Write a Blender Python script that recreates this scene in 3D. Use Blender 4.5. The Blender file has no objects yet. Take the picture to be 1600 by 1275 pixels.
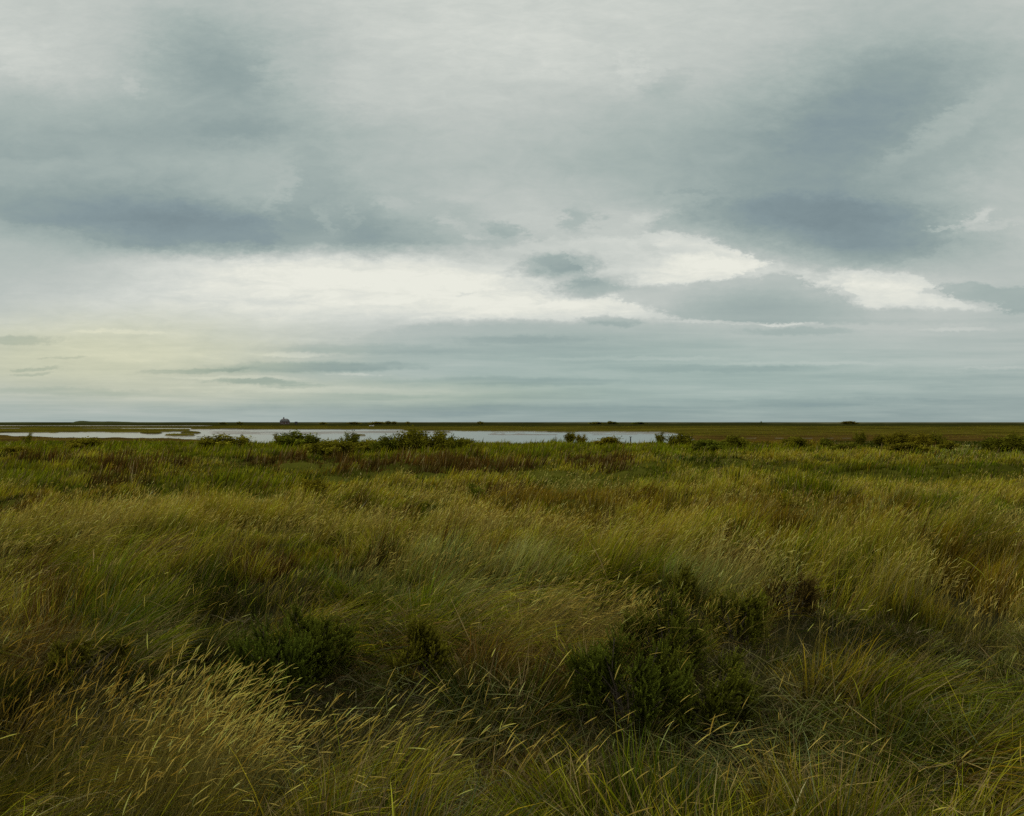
import bpy, math, random
import numpy as np
from mathutils import Vector, Matrix

C = bpy.context.scene.collection
R = math.radians
H = 2.7            # camera height above the marsh, metres
F = 1256.0         # focal length in photo pixels
HZ = 659.5         # photo row of the horizon

# ------------------------------------------------------------------ camera
cam = bpy.data.cameras.new('camera')
cam.sensor_width = 36.0
cam.lens = 36.0 * F / 1600.0
cam.shift_y = (HZ - 637.5) / 1600.0
cam.clip_start = 0.1
cam.clip_end = 40000
camo = bpy.data.objects.new('camera', cam)
C.objects.link(camo)
camo.location = (0, 0, H)
camo.rotation_euler = (R(90), 0, 0)
bpy.context.scene.camera = camo

sc = bpy.context.scene
sc.view_settings.view_transform = 'Standard'
sc.view_settings.look = 'None'
sc.view_settings.exposure = 0
sc.view_settings.gamma = 1
sc.render.engine = 'CYCLES'
sc.cycles.use_denoising = False
sc.cycles.max_bounces = 5
sc.cycles.diffuse_bounces = 3
sc.cycles.glossy_bounces = 2
sc.cycles.transmission_bounces = 3
sc.cycles.caustics_reflective = False
sc.cycles.caustics_refractive = False

# ------------------------------------------------------------------ sun (soft, behind cloud)
SUN_EL, SUN_AZ = R(38), R(-35)      # azimuth from +Y towards +X
sun = bpy.data.lights.new('sun', 'SUN')
sun.energy = 1.1
sun.angle = R(14)
sun.color = (1.0, 0.92, 0.76)
suno = bpy.data.objects.new('sun', sun)
C.objects.link(suno)
sd = Vector((math.sin(SUN_AZ) * math.cos(SUN_EL), math.cos(SUN_AZ) * math.cos(SUN_EL), math.sin(SUN_EL)))
suno.rotation_euler = (-sd).to_track_quat('-Z', 'Y').to_euler()

# ------------------------------------------------------------------ world: overcast sky
world = bpy.data.worlds.new("World")
sc.world = world
world.use_nodes = True
world.cycles.sampling_method = 'MANUAL'
world.cycles.sample_map_resolution = 1024
wt = world.node_tree
wt.nodes.clear()


class NT:
    """small helper to write node graphs as expressions"""
    def __init__(s, t): s.t = t
    def n(s, typ, **kw):
        nd = s.t.nodes.new(typ)
        for k, v in kw.items(): setattr(nd, k, v)
        return nd
    def put(s, sock, v):
        if hasattr(v, 'is_output') or hasattr(v, 'links'): s.t.links.new(v, sock)
        else: sock.default_value = v
    def m(s, op, a, b=0.0, c=None, clamp=False):
        nd = s.n('ShaderNodeMath', operation=op, use_clamp=clamp)
        s.put(nd.inputs[0], a); s.put(nd.inputs[1], b)
        if c is not None: s.put(nd.inputs[2], c)
        return nd.outputs[0]
    def rng(s, v, a, b, c, d, mode='LINEAR'):
        nd = s.n('ShaderNodeMapRange', interpolation_type=mode)
        s.put(nd.inputs[0], v)
        for i, x in enumerate((a, b, c, d)): s.put(nd.inputs[1 + i], x)
        return nd.outputs[0]
    def xyz(s, x, y, z=0.0):
        nd = s.n('ShaderNodeCombineXYZ')
        s.put(nd.inputs[0], x); s.put(nd.inputs[1], y); s.put(nd.inputs[2], z)
        return nd.outputs[0]
    def noise(s, vec, scale, detail=4, rough=0.55, dist=0.0):
        nd = s.n('ShaderNodeTexNoise')
        s.put(nd.inputs['Vector'], vec)
        nd.inputs['Scale'].default_value = scale
        nd.inputs['Detail'].default_value = detail
        nd.inputs['Roughness'].default_value = rough
        nd.inputs['Distortion'].default_value = dist
        return nd
    def mix(s, f, a, b, mode='MIX'):
        nd = s.n('ShaderNodeMix', data_type='RGBA', blend_type=mode)
        s.put(nd.inputs[0], f); s.put(nd.inputs[6], a); s.put(nd.inputs[7], b)
        return nd.outputs[2]
    def fmix(s, f, a, b):
        nd = s.n('ShaderNodeMix', data_type='FLOAT')
        s.put(nd.inputs[0], f); s.put(nd.inputs[2], a); s.put(nd.inputs[3], b)
        return nd.outputs[0]


W = NT(wt)
tc = W.n('ShaderNodeTexCoord')
sep = W.n('ShaderNodeSeparateXYZ')
wt.links.new(tc.outputs['Generated'], sep.inputs[0])
dx, dy, dz = sep.outputs
yc = W.m('MAXIMUM', dy, 0.2)
az = W.m('MULTIPLY_ADD', W.m('DIVIDE', dx, yc), F, 800.0)        # heading, in units of 1/1256
el = W.m('MULTIPLY_ADD', W.m('DIVIDE', dz, yc), -F, HZ)          # height above the horizon, same units
# cloud deck coordinates: a flat layer seen in perspective
zz = W.m('ADD', W.m('MAXIMUM', dz, 0.0), 0.045)
deck = W.xyz(W.m('DIVIDE', dx, zz), W.m('DIVIDE', dy, zz), 0.0)
frac = W.m('DIVIDE', W.m('SUBTRACT', HZ, el), 660.0, clamp=True)   # 0 horizon .. 1 top of frame
# domain warp
view = W.xyz(W.m('DIVIDE', az, 300.0), W.m('DIVIDE', el, 150.0), 0.0)
w1 = W.noise(view, 1.3, 5, 0.55)
w2 = W.noise(view, 4.5, 8, 0.72)
w3 = W.noise(view, 17.0, 6, 0.68)
amp = W.m('MULTIPLY_ADD', frac, 0.8, 0.12)
def vmad(v, c):
    nd = W.n('ShaderNodeVectorMath', operation='MULTIPLY_ADD')
    wt.links.new(v, nd.inputs[0]); nd.inputs[1].default_value = c; nd.inputs[2].default_value = tuple(-x * .5 for x in c)
    return nd.outputs[0]
def vadd(a, b):
    nd = W.n('ShaderNodeVectorMath', operation='ADD')
    wt.links.new(a, nd.inputs[0]); wt.links.new(b, nd.inputs[1]); return nd.outputs[0]
warp = vadd(vadd(vmad(w1.outputs['Color'], (80.0, 46.0, 0.0)), vmad(w2.outputs['Color'], (130.0, 76.0, 0.0))), vmad(w3.outputs['Color'], (50.0, 34.0, 0.0)))
sw = W.n('ShaderNodeSeparateXYZ'); wt.links.new(warp, sw.inputs[0])
azw = W.m('ADD', az, sw.outputs[0])
elw = W.m('MULTIPLY_ADD', sw.outputs[1], amp, el)

ROWS = {
    -160: (200, 200, 192, 190, 200, 206, 206, 204, 200, 196, 190, 186, 192),
    0:   (199, 196, 188, 186, 203, 205, 208, 206, 202, 198, 184, 184, 194),
    50:  (200, 196, 180, 174, 202, 206, 206, 204, 200, 196, 178, 176, 188),
    100: (197, 196, 176, 166, 197, 203, 204, 202, 197, 190, 166, 160, 180),
    160: (176, 182, 168, 164, 190, 197, 196, 188, 182, 172, 154, 160, 184),
    210: (168, 166, 163, 163, 176, 190, 188, 178, 172, 162, 152, 166, 182),
    260: (172, 172, 172, 180, 180, 184, 184, 174, 168, 162, 155, 172, 180),
    310: (162, 158, 158, 182, 170, 188, 196, 182, 176, 160, 150, 176, 190),
    345: (166, 150, 146, 156, 166, 176, 200, 198, 190, 154, 148, 168, 196),
    380: (184, 172, 160, 160, 162, 170, 190, 196, 212, 184, 150, 162, 196),
    410: (184, 190, 205, 216, 220, 218, 205, 182, 228, 215, 172, 176, 190),
    445: (188, 196, 212, 224, 228, 230, 222, 190, 222, 190, 224, 200, 186),
    475: (192, 208, 214, 218, 226, 230, 232, 222, 198, 182, 196, 208, 180),
    510: (204, 208, 208, 206, 204, 196, 188, 190, 192, 186, 188, 190, 186),
    545: (202, 206, 206, 206, 188, 188, 180, 178, 180, 182, 182, 186, 184),
    575: (200, 203, 202, 192, 182, 182, 178, 178, 176, 178, 180, 182, 180),
    610: (192, 194, 196, 192, 186, 184, 174, 174, 178, 178, 174, 172, 170),
    650: (176, 176, 176, 172, 168, 166, 162, 162, 162, 162, 162, 162, 162),
}
u = W.m('DIVIDE', W.m('ADD', azw, 133.0), 1866.0)
prev = None
for y0, row in ROWS.items():
    rp = W.n('ShaderNodeValToRGB')
    rp.color_ramp.interpolation = 'B_SPLINE'
    els = rp.color_ramp.elements
    for i, v in enumerate(row):
        p = (133.0 + i * 133.33) / 1866.0
        e = els[i] if i < 2 else els.new(p)
        e.position = p
    for i, v in enumerate(row):
        els[i].color = (v / 255.0,) * 4
    wt.links.new(u, rp.inputs[0])
    if prev is None:
        V = rp.outputs[1]
    else:
        f = W.rng(elw, float(prev), float(y0), 0.0, 1.0)
        V = W.fmix(f, V, rp.outputs[1])
    prev = y0

# individual cloud banks and bright gaps: (az, el, half-width, half-height, tilt, change, edge hardness 0..1)
BLOBS = [
    (1060, 392, 50, 12, 6, -9, .1), (1010, 385, 30, 16, 30, -8, .1), (1120, 395, 40, 8, 12, -7, .1), (1300, 440, 40, 8, -20, -9, .1), (1265, 432, 30, 10, -30, -9, .1), (400, 470, 200, 8, 0, -7, .1), (620, 478, 160, 7, -2, -6, .1), (560, 425, 60, 8, 10, -5, .1), (440, 300, 26, 60, 12, 7, .1), (505, 345, 16, 30, 8, 8, .1), (545, 340, 12, 34, -6, 6, .1), (610, 318, 40, 12, 10, 7, .1), (700, 350, 40, 12, 20, 9, .1), (745, 372, 26, 7, 8, 9, .2), (480, 300, 110, 62, -70, -9, .1), (705, 330, 120, 20, 20, -5, .0), (560, 330, 60, 50, 60, -6, .1),
    (800, 362, 45, 14, 5, -16, .3), (905, 345, 40, 24, 15, -18, .2), (870, 412, 95, 20, -4, -26, .35), (925, 448, 85, 20, -6, -30, .3), (890, 430, 60, 22, 0, -10, .2),
    (955, 502, 60, 9, 3, -16, .5), (1250, 517, 110, 8, 0, -12, .4), (730, 460, 45, 3, -6, -12, .2),
    (480, 574, 220, 9, -1, -16, .45), (300, 580, 110, 4, -2, -14, .4),
    (400, 597, 95, 5, 2, -22, .4), (470, 604, 70, 3.5, 0, -14, .4),
    (60, 577, 42, 4, -2, -18, .3), (45, 585, 36, 3, -2, -15, .3), (100, 561, 34, 2.5, 0, -12, .3), (25, 531, 75, 8, 1, -18, .5),
    (110, 612, 230, 7, 1, -10, .3), (560, 545, 240, 9, 1, -8, .3), (800, 596, 300, 9, 0, -10, .3), (820, 532, 140, 8, 0, -8, .3),
    (1320, 628, 260, 8, 0, -10, .2), (700, 640, 600, 10, 0, -6, .2), (1100, 575, 260, 7, 0, -7, .3), (1450, 590, 260, 9, 0, -6, .3),
    (1230, 505, 50, 3, 1, 22, .4), (1145, 503, 110, 3, 1, 14, .4), (1535, 340, 45, 12, -18, 20, .2), (1550, 352, 60, 6, -8, 8, .3),
    (1475, 352, 40, 4, -8, 16, .2), (1080, 300, 100, 5, -3, -6, .2), (1020, 340, 60, 12, -14, 12, .2),
    (470, 428, 170, 16, 3, 8, .1), (690, 440, 190, 20, 0, 6, .1), (1010, 400, 60, 22, 0, -7, .0),
    (455, 555, 80, 5, 0, 14, .4), (180, 520, 100, 4, 1, 8, .4), (560, 585, 50, 3, 2, 16, .3), (370, 590, 130, 3, 1, 10, .3),
    (500, 610, 260, 7, 1, 8, .3), (250, 555, 260, 12, 0, 5, .2), (1000, 560, 200, 4, 0, 7, .2), (1250, 568, 220, 4, 0, 7, .2), (1500, 515, 90, 4, 0, 9, .3), (1560, 575, 80, 3, 0, 8, .3),
    (320, 70, 170, 60, 30, -8, .1), (370, 205, 120, 30, 0, -6, .1), (560, 150, 150, 40, 10, 4, .1), (300, 110, 120, 50, 20, -6, .2), (440, 110, 60, 50, 10, 6, .2),
    (1320, 190, 260, 90, -32, -7, .1), (1470, 205, 170, 26, -36, 9, .2), (1040, 130, 50, 25, -40, -8, .1), (985, 110, 22, 60, 15, 6, .1),
    (800, 70, 200, 60, 10, 4, .1), (60, 100, 150, 40, 25, 6, .2), (30, 235, 150, 20, 2, -5, .2), (1580, 270, 120, 60, -30, 6, .1), (205, 135, 30, 18, 30, 9, .1),
]
# sheets with a drawn upper and lower edge: top edge, bottom edge, softness top/bottom, strength along the heading
SHEETS = [
    ([(-60, 290), (100, 300), (300, 318), (430, 330), (560, 350), (700, 360), (820, 366), (860, 368)],
     [(-60, 338), (0, 345), (80, 356), (170, 380), (250, 392), (330, 403), (380, 399), (440, 388), (500, 391), (560, 400), (640, 398), (720, 397), (790, 388), (860, 370)],
     60, 12, [(-60, 0), (0, -4), (120, -6), (330, -11), (410, -9), (455, 2), (500, 0), (580, -9), (650, -7), (720, -1), (780, -6), (850, -2), (870, 0)]),
    ([(990, 350), (1080, 320), (1200, 306), (1300, 306), (1400, 316), (1500, 345)],
     [(990, 352), (1060, 364), (1120, 376), (1170, 398), (1200, 410), (1240, 416), (1300, 419), (1380, 416), (1440, 402), (1500, 366)],
     24, 15, [(990, 0), (1040, -9), (1150, -13), (1300, -13), (1400, -9), (1470, -5), (1500, 0)]),
    ([(940, 458), (1000, 447), (1080, 440), (1170, 429), (1215, 424), (1260, 440), (1310, 466), (1400, 483), (1600, 480), (1700, 480)],
     [(940, 465), (1000, 476), (1035, 488), (1070, 498), (1200, 504), (1400, 505), (1700, 505)],
     8, 8, [(940, 0), (980, -14), (1100, -17), (1250, -16), (1400, -10), (1550, -5), (1700, 0)]),
    ([(420, 545), (520, 530), (600, 518), (700, 503), (800, 500), (880, 502), (1000, 505), (1200, 512)], [(420, 600), (800, 560), (1200, 560)],
     9, 40, [(400, 0), (520, -4), (700, -10), (900, -9), (1050, -5), (1200, 0)]),
    ([(1430, 452), (1470, 441), (1520, 440), (1570, 446), (1650, 448), (1700, 448)], [(1430, 454), (1480, 464), (1540, 470), (1590, 490), (1700, 492)],
     7, 8, [(1425, 0), (1450, -18), (1520, -20), (1600, -14), (1700, -10)]),
    ([(180, 395), (330, 412), (440, 396), (560, 408), (700, 406), (820, 400), (870, 440)], [(180, 470), (500, 500), (700, 500), (870, 500)],
     16, 40, [(160, 0), (330, 4), (500, 5), (760, 5), (830, 4), (870, 0)]),
    ([(800, 392), (860, 374), (900, 372), (960, 374), (1030, 360), (1100, 374), (1150, 388), (1192, 410)],
     [(800, 396), (860, 392), (940, 440), (1000, 446), (1090, 440), (1150, 428), (1192, 412)],
     8, 7, [(800, 0), (840, 9), (960, 10), (1060, 14), (1150, 16), (1195, 6), (1200, 0)]),
    ([(1230, 420), (1290, 424), (1350, 424), (1440, 434), (1500, 470), (1560, 482)],
     [(1230, 424), (1290, 448), (1330, 464), (1400, 481), (1470, 479), (1540, 483)],
     7, 7, [(1225, 0), (1260, 9), (1340, 17), (1460, 17), (1530, 12), (1560, 0)]),
    ([(650, 492), (780, 484), (860, 476), (900, 468), (950, 462), (985, 474), (1010, 486), (1050, 492)],
     [(650, 498), (780, 499), (880, 500), (940, 491), (1000, 498), (1050, 498)],
     7, 6, [(640, 0), (740, 9), (860, 9), (960, 14), (1030, 12), (1055, 0)]),
]
pos = W.xyz(azw, elw, 0.0)
for (bx, by, rx, ry, rot, da, edge) in BLOBS:
    # the third component only orders the evaluation, its scale makes it vanish
    pv = W.xyz(azw, elw, V)
    mp = W.n('ShaderNodeMapping', vector_type='TEXTURE')
    wt.links.new(pv, mp.inputs[0])
    mp.inputs['Location'].default_value = (bx, by, 0)
    mp.inputs['Rotation'].default_value = (0, 0, R(rot))
    mp.inputs['Scale'].default_value = (rx * 1.15, ry * 1.25, 1e6)
    ln = W.n('ShaderNodeVectorMath', operation='LENGTH')
    wt.links.new(mp.outputs[0], ln.inputs[0])
    g = W.rng(ln.outputs['Value'], edge * 0.8, 1.0, da / 255.0, 0.0, 'SMOOTHERSTEP')
    V = W.m('ADD', V, g)

azn = W.m('DIVIDE', W.m('ADD', azw, 133.0), 1866.0, clamp=True)
def along(pts, scale):
    nd = W.n('ShaderNodeFloatCurve')
    cv = nd.mapping.curves[0]
    P = sorted(pts)
    P = [((x + 133.0) / 1866.0, y / scale + .5) for x, y in P]
    cv.points[0].location = P[0]; cv.points[1].location = P[-1]
    for p_ in P[1:-1]: cv.points.new(*p_)
    for p_ in cv.points: p_.handle_type = 'AUTO_CLAMPED'
    nd.mapping.extend = 'HORIZONTAL'
    nd.mapping.update()
    wt.links.new(azn, nd.inputs['Value'])
    return nd.outputs[0]
for top, bot, s_t, s_b, amt in SHEETS:
    t_ = W.m('MULTIPLY', W.m('SUBTRACT', along([(x, y - 400) for x, y in top], 700.), .5), 700.0)
    b_ = W.m('MULTIPLY', W.m('SUBTRACT', along([(x, y - 400) for x, y in bot], 700.), .5), 700.0)
    ew = W.m('SUBTRACT', elw, 400.0)
    up_ = W.rng(W.m('SUBTRACT', ew, t_), -s_t * .5, s_t * .5, 0.0, 1.0, 'SMOOTHSTEP')
    dn_ = W.rng(W.m('SUBTRACT', b_, ew), -s_b * .5, s_b * .5, 0.0, 1.0, 'SMOOTHSTEP')
    am_ = W.m('MULTIPLY', W.m('SUBTRACT', along([(amt[0][0] - 3, 0)] + amt[1:-1] + [(amt[-1][0] + 3, amt[-1][1])], 60.), .5), 60.0 / 255.0)
    V = W.m('ADD', V, W.m('MULTIPLY', W.m('MULTIPLY', up_, dn_), am_))

# fine texture of the deck: long streaks low down, soft mottling above
s1 = W.noise(deck, 0.55, 7, 0.58, 0.25)
s2 = W.noise(W.xyz(W.m('DIVIDE', az, 260.0), W.m('DIVIDE', el, 15.0), 3.0), 1.0, 5, 0.6, 0.3)
s3 = W.noise(W.xyz(W.m('DIVIDE', az, 75.0), W.m('DIVIDE', el, 34.0), 7.0), 1.0, 5, 0.62, 0.8)
s4 = W.noise(W.xyz(W.m('DIVIDE', az, 60.0), W.m('DIVIDE', el, 16.0), 1.0), 1.0, 6, 0.68, 0.6)
V = W.m('ADD', V, W.m('MULTIPLY', W.m('SUBTRACT', s4.outputs[0], 0.52), W.rng(V, 0.72, 0.92, 0.02, 0.18)))
lowf = W.rng(frac, 0.0, 0.38, 1.0, 0.0, 'SMOOTHSTEP')
V = W.m('ADD', V, W.m('MULTIPLY', W.m('SUBTRACT', s1.outputs[0], 0.5), 0.055))
V = W.m('ADD', V, W.m('MULTIPLY', W.m('MULTIPLY', W.m('SUBTRACT', s2.outputs[0], 0.5), 0.17), lowf))
V = W.m('ADD', V, W.m('MULTIPLY', W.m('MULTIPLY', W.m('SUBTRACT', s3.outputs[0], 0.5), 0.06), W.rng(frac, 0.25, 0.5, 0.15, 1.0)))
V = W.m('MINIMUM', W.m('ADD', V, 0.006), 0.918)
rp = W.n('ShaderNodeValToRGB')
rp.color_ramp.interpolation = 'LINEAR'
stops = [(.50, (112, 128, 134)), (.585, (132, 149, 153)), (.625, (143, 159, 158)), (.69, (164, 177, 173)), (.76, (187, 194, 189)), (.84, (210, 214, 207)), (.90, (229, 230, 219)), (.95, (242, 242, 230))]
els = rp.color_ramp.elements
for i, (p, c) in enumerate(stops):
    e = els[i] if i < 2 else els.new(p)
    e.position = p
for i, (p, c) in enumerate(stops):
    els[i].color = (c[0] / 255, c[1] / 255, c[2] / 255, 1)
wt.links.new(V, rp.inputs[0])
col = rp.outputs[0]
def tint(col, c, cx, cy, rx, ry, k):
    mp = W.n('ShaderNodeMapping', vector_type='TEXTURE')
    wt.links.new(pos, mp.inputs[0])
    mp.inputs['Location'].default_value = (cx, cy, 0); mp.inputs['Scale'].default_value = (rx, ry, 1)
    ln = W.n('ShaderNodeVectorMath', operation='LENGTH'); wt.links.new(mp.outputs[0], ln.inputs[0])
    return W.mix(W.rng(ln.outputs['Value'], 0.0, 1.0, k, 0.0, 'SMOOTHERSTEP'), col, c, 'MULTIPLY')
col = tint(col, (1.0, .982, .86, 1), 130, 560, 620, 115, .78)
col = tint(col, (1.0, .99, .90, 1), 560, 615, 600, 40, .45)
col = tint(col, (.94, 1.0, .985, 1), 1050, 590, 900, 110, .5)

gm = W.n('ShaderNodeGamma'); gm.inputs[1].default_value = 2.2
wt.links.new(col, gm.inputs[0])
# overhead and behind: plain bright overcast
back = W.rng(dy, 0.12, 0.45, 0.0, 1.0, 'SMOOTHSTEP')
over = W.mix(W.rng(dz, 0.0, 0.7, 0.0, 1.0), (0.40, 0.42, 0.41, 1), (0.80, 0.82, 0.78, 1))
cloud = W.mix(W.m('MULTIPLY', back, W.rng(dz, 0.50, 0.75, 1.0, 0.0, 'SMOOTHSTEP')), over, gm.outputs[0])
# the clear sky above the deck, showing faintly through it
skyt = W.n('ShaderNodeTexSky', sky_type='NISHITA')
skyt.sun_disc = False
skyt.sun_elevation = SUN_EL
skyt.sun_rotation = SUN_AZ
skyt.air_density = 1.0
bg1 = W.n('ShaderNodeBackground'); wt.links.new(skyt.outputs[0], bg1.inputs[0]); bg1.inputs[1].default_value = 0.05
bg2 = W.n('ShaderNodeBackground'); wt.links.new(cloud, bg2.inputs[0]); bg2.inputs[1].default_value = 1.0
ms = W.n('ShaderNodeMixShader'); ms.inputs[0].default_value = 0.985
wt.links.new(bg1.outputs[0], ms.inputs[1]); wt.links.new(bg2.outputs[0], ms.inputs[2])
wo = W.n('ShaderNodeOutputWorld'); wt.links.new(ms.outputs[0], wo.inputs[0])

# ------------------------------------------------------------------ helpers
rs = np.random.RandomState(11)

def _h(i, j, seed):
    n = (i.astype(np.int64) * 374761393 + j.astype(np.int64) * 668265263 + seed * 1274126177) & 0xffffffff
    n = ((n ^ (n >> 13)) * 1274126177) & 0xffffffff
    n = n ^ (n >> 16)
    return (n & 0xffffff) / float(0xffffff)

def vnoise(x, y, seed=0):
    i = np.floor(x); j = np.floor(y)
    fx = x - i; fy = y - j
    fx = fx * fx * fx * (fx * (fx * 6 - 15) + 10); fy = fy * fy * fy * (fy * (fy * 6 - 15) + 10)
    i = i.astype(np.int64); j = j.astype(np.int64)
    a = _h(i, j, seed); b = _h(i + 1, j, seed); c = _h(i, j + 1, seed); d = _h(i + 1, j + 1, seed)
    return (a + (b - a) * fx) * (1 - fy) + (c + (d - c) * fx) * fy

def fbm(x, y, seed=0, oct=4, g=0.5):
    s = 0; a = 1.0; t = 0
    for k in range(oct):
        s = s + a * vnoise(x * 2 ** k + 17.3 * k, y * 2 ** k - 9.1 * k, seed + k); t += a; a *= g
    return s / t            # 0..1, mean .5

def smooth(a, b, x):
    t = np.clip((x - a) / (b - a), 0, 1)
    return t * t * (3 - 2 * t)

def tag(o, label=None, cat=None, group=None, kind=None):
    if label: o['label'] = label
    if cat: o['category'] = cat
    if group: o['group'] = group
    if kind: o['kind'] = kind
    return o

def obj_from(name, verts, faces_by_size, mat, parent=None, colors=None, smooth_shade=False):
    """faces_by_size: list of int arrays (n,k). ONE mesh object."""
    me = bpy.data.meshes.new(name)
    verts = np.asarray(verts, dtype=np.float32)
    me.vertices.add(len(verts)); me.vertices.foreach_set('co', verts.ravel())
    loops = np.concatenate([f.ravel() for f in faces_by_size]).astype(np.int32)
    tot = np.concatenate([np.full(len(f), f.shape[1]) for f in faces_by_size]).astype(np.int32)
    start = np.concatenate([[0], np.cumsum(tot)[:-1]]).astype(np.int32)
    me.loops.add(len(loops)); me.loops.foreach_set('vertex_index', loops)
    me.polygons.add(len(tot)); me.polygons.foreach_set('loop_start', start); me.polygons.foreach_set('loop_total', tot)
    if smooth_shade: me.polygons.foreach_set('use_smooth', np.ones(len(tot), dtype=bool))
    if colors is not None:
        at = me.color_attributes.new('Col', 'FLOAT_COLOR', 'POINT')
        c4 = np.ones((len(verts), 4), dtype=np.float32); c4[:, :3] = colors
        at.data.foreach_set('color', c4.ravel())
    me.update(calc_edges=True)
    me.materials.append(mat)
    o = bpy.data.objects.new(name, me); C.objects.link(o)
    if parent is not None: o.parent = parent
    return o

class MB:
    """collects shapes into one mesh"""
    def __init__(s): s.v = []; s.f = []
    def add(s, vs, fs):
        b = len(s.v); s.v += [tuple(v) for v in vs]; s.f += [tuple(b + i for i in f) for f in fs]
        return s
    def box(s, x0, x1, y0, y1, z0, z1):
        return s.add([(x0, y0, z0), (x1, y0, z0), (x1, y1, z0), (x0, y1, z0), (x0, y0, z1), (x1, y0, z1), (x1, y1, z1), (x0, y1, z1)],
                     [(0, 3, 2, 1), (4, 5, 6, 7), (0, 1, 5, 4), (1, 2, 6, 5), (2, 3, 7, 6), (3, 0, 4, 7)])
    def tube(s, pts, rads, n=6):
        pts = [Vector(p) for p in pts]; rings = []
        for i, p in enumerate(pts):
            d = (pts[min(i + 1, len(pts) - 1)] - pts[max(i - 1, 0)]).normalized()
            a = d.cross(Vector((0.31, 0.95, 0.11))).normalized(); b = d.cross(a)
            rings.append([p + (a * math.cos(2 * math.pi * k / n) + b * math.sin(2 * math.pi * k / n)) * rads[i] for k in range(n)])
        vs = [v for r in rings for v in r]; fs = []
        for i in range(len(pts) - 1):
            for k in range(n):
                fs.append((i * n + k, i * n + (k + 1) % n, (i + 1) * n + (k + 1) % n, (i + 1) * n + k))
        fs.append(tuple(range(n - 1, -1, -1))); fs.append(tuple((len(pts) - 1) * n + k for k in range(n)))
        return s.add(vs, fs)
    def build(s, name, mat, parent=None):
        me = bpy.data.meshes.new(name); me.from_pydata(s.v, [], s.f); me.update(); me.materials.append(mat)
        o = bpy.data.objects.new(name, me); C.objects.link(o)
        if parent is not None: o.parent = parent
        return o

def empty(name, loc, rz=0.0):
    o = bpy.data.objects.new(name, None); C.objects.link(o); o.location = loc; o.rotation_euler = (0, 0, rz)
    o.empty_display_size = 0.2
    return o

# ------------------------------------------------------------------ materials
def mat_new(name):
    m = bpy.data.materials.new(name); m.use_nodes = True; m.node_tree.nodes.clear()
    return m, NT(m.node_tree)

def leaf_material(name, trans=0.22, rough=0.5, spec=0.25, gain=1.0, obvar=0.0):
    m, N = mat_new(name)
    at = N.n('ShaderNodeAttribute', attribute_name='Col')
    geo = N.n('ShaderNodeNewGeometry')
    ns = N.noise(geo.outputs['Position'], 3.1, 2, 0.5)
    oi = N.n('ShaderNodeObjectInfo')
    c0 = N.mix(1.0, at.outputs['Color'], N.mix(N.m('MULTIPLY', oi.outputs['Random'], obvar), (1, 1, 1, 1), (1.9, 1.25, 1.0, 1)), 'MULTIPLY')
    c = N.mix(1.0, c0, N.mix(ns.outputs[0], (0.72 * gain, .72 * gain, .72 * gain, 1), (1.28 * gain, 1.28 * gain, 1.28 * gain, 1)), 'MULTIPLY')
    p = N.n('ShaderNodeBsdfDiffuse'); N.put(p.inputs['Color'], c)
    t = N.n('ShaderNodeBsdfTranslucent'); N.put(t.inputs[0], c)
    mx = N.n('ShaderNodeMixShader'); mx.inputs[0].default_value = trans
    N.t.links.new(p.outputs[0], mx.inputs[1]); N.t.links.new(t.outputs[0], mx.inputs[2])
    o = N.n('ShaderNodeOutputMaterial'); N.t.links.new(mx.outputs[0], o.inputs[0])
    return m

def plain_material(name, c1, c2, scale=3.0, rough=0.8, spec=0.3, bump=0.0, coords='Object', stretch=None):
    m, N = mat_new(name)
    tcn = N.n('ShaderNodeTexCoord')
    v = tcn.outputs[coords]
    if stretch:
        mp = N.n('ShaderNodeMapping'); N.put(mp.inputs[0], v); mp.inputs['Scale'].default_value = stretch; v = mp.outputs[0]
    ns = N.noise(v, scale, 5, 0.6)
    c = N.mix(N.rng(ns.outputs[0], .3, .7, 0., 1.), c1 + (1,), c2 + (1,))
    p = N.n('ShaderNodeBsdfPrincipled'); N.put(p.inputs['Base Color'], c)
    p.inputs['Roughness'].default_value = rough; p.inputs['Specular IOR Level'].default_value = spec
    if bump:
        b = N.n('ShaderNodeBump'); b.inputs['Strength'].default_value = bump; b.inputs['Distance'].default_value = 0.05
        N.put(b.inputs['Height'], ns.outputs[0]); N.put(p.inputs['Normal'], b.outputs[0])
    o = N.n('ShaderNodeOutputMaterial'); N.t.links.new(p.outputs[0], o.inputs[0])
    return m

M_grass = leaf_material('grass_blades', 0.25, 0.62, 0.10)
M_straw = leaf_material('straw', 0.2, 0.7, 0.10)
M_leaf = leaf_material('shrub_leaves', 0.2, 0.7, 0.06, 1.35, 0.8)
M_bark = plain_material('bark', (0.05, 0.038, 0.025), (0.10, 0.08, 0.055), 30, 0.9, 0.1, 0.4)

SHRUB_SPOTS = []   # (x, y, radius): grass thins out around them
def spot(px, py, z=0.0):
    y = F * (H - z) / (py - HZ)
    return ((px - 800) / F * y, y)

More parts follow.
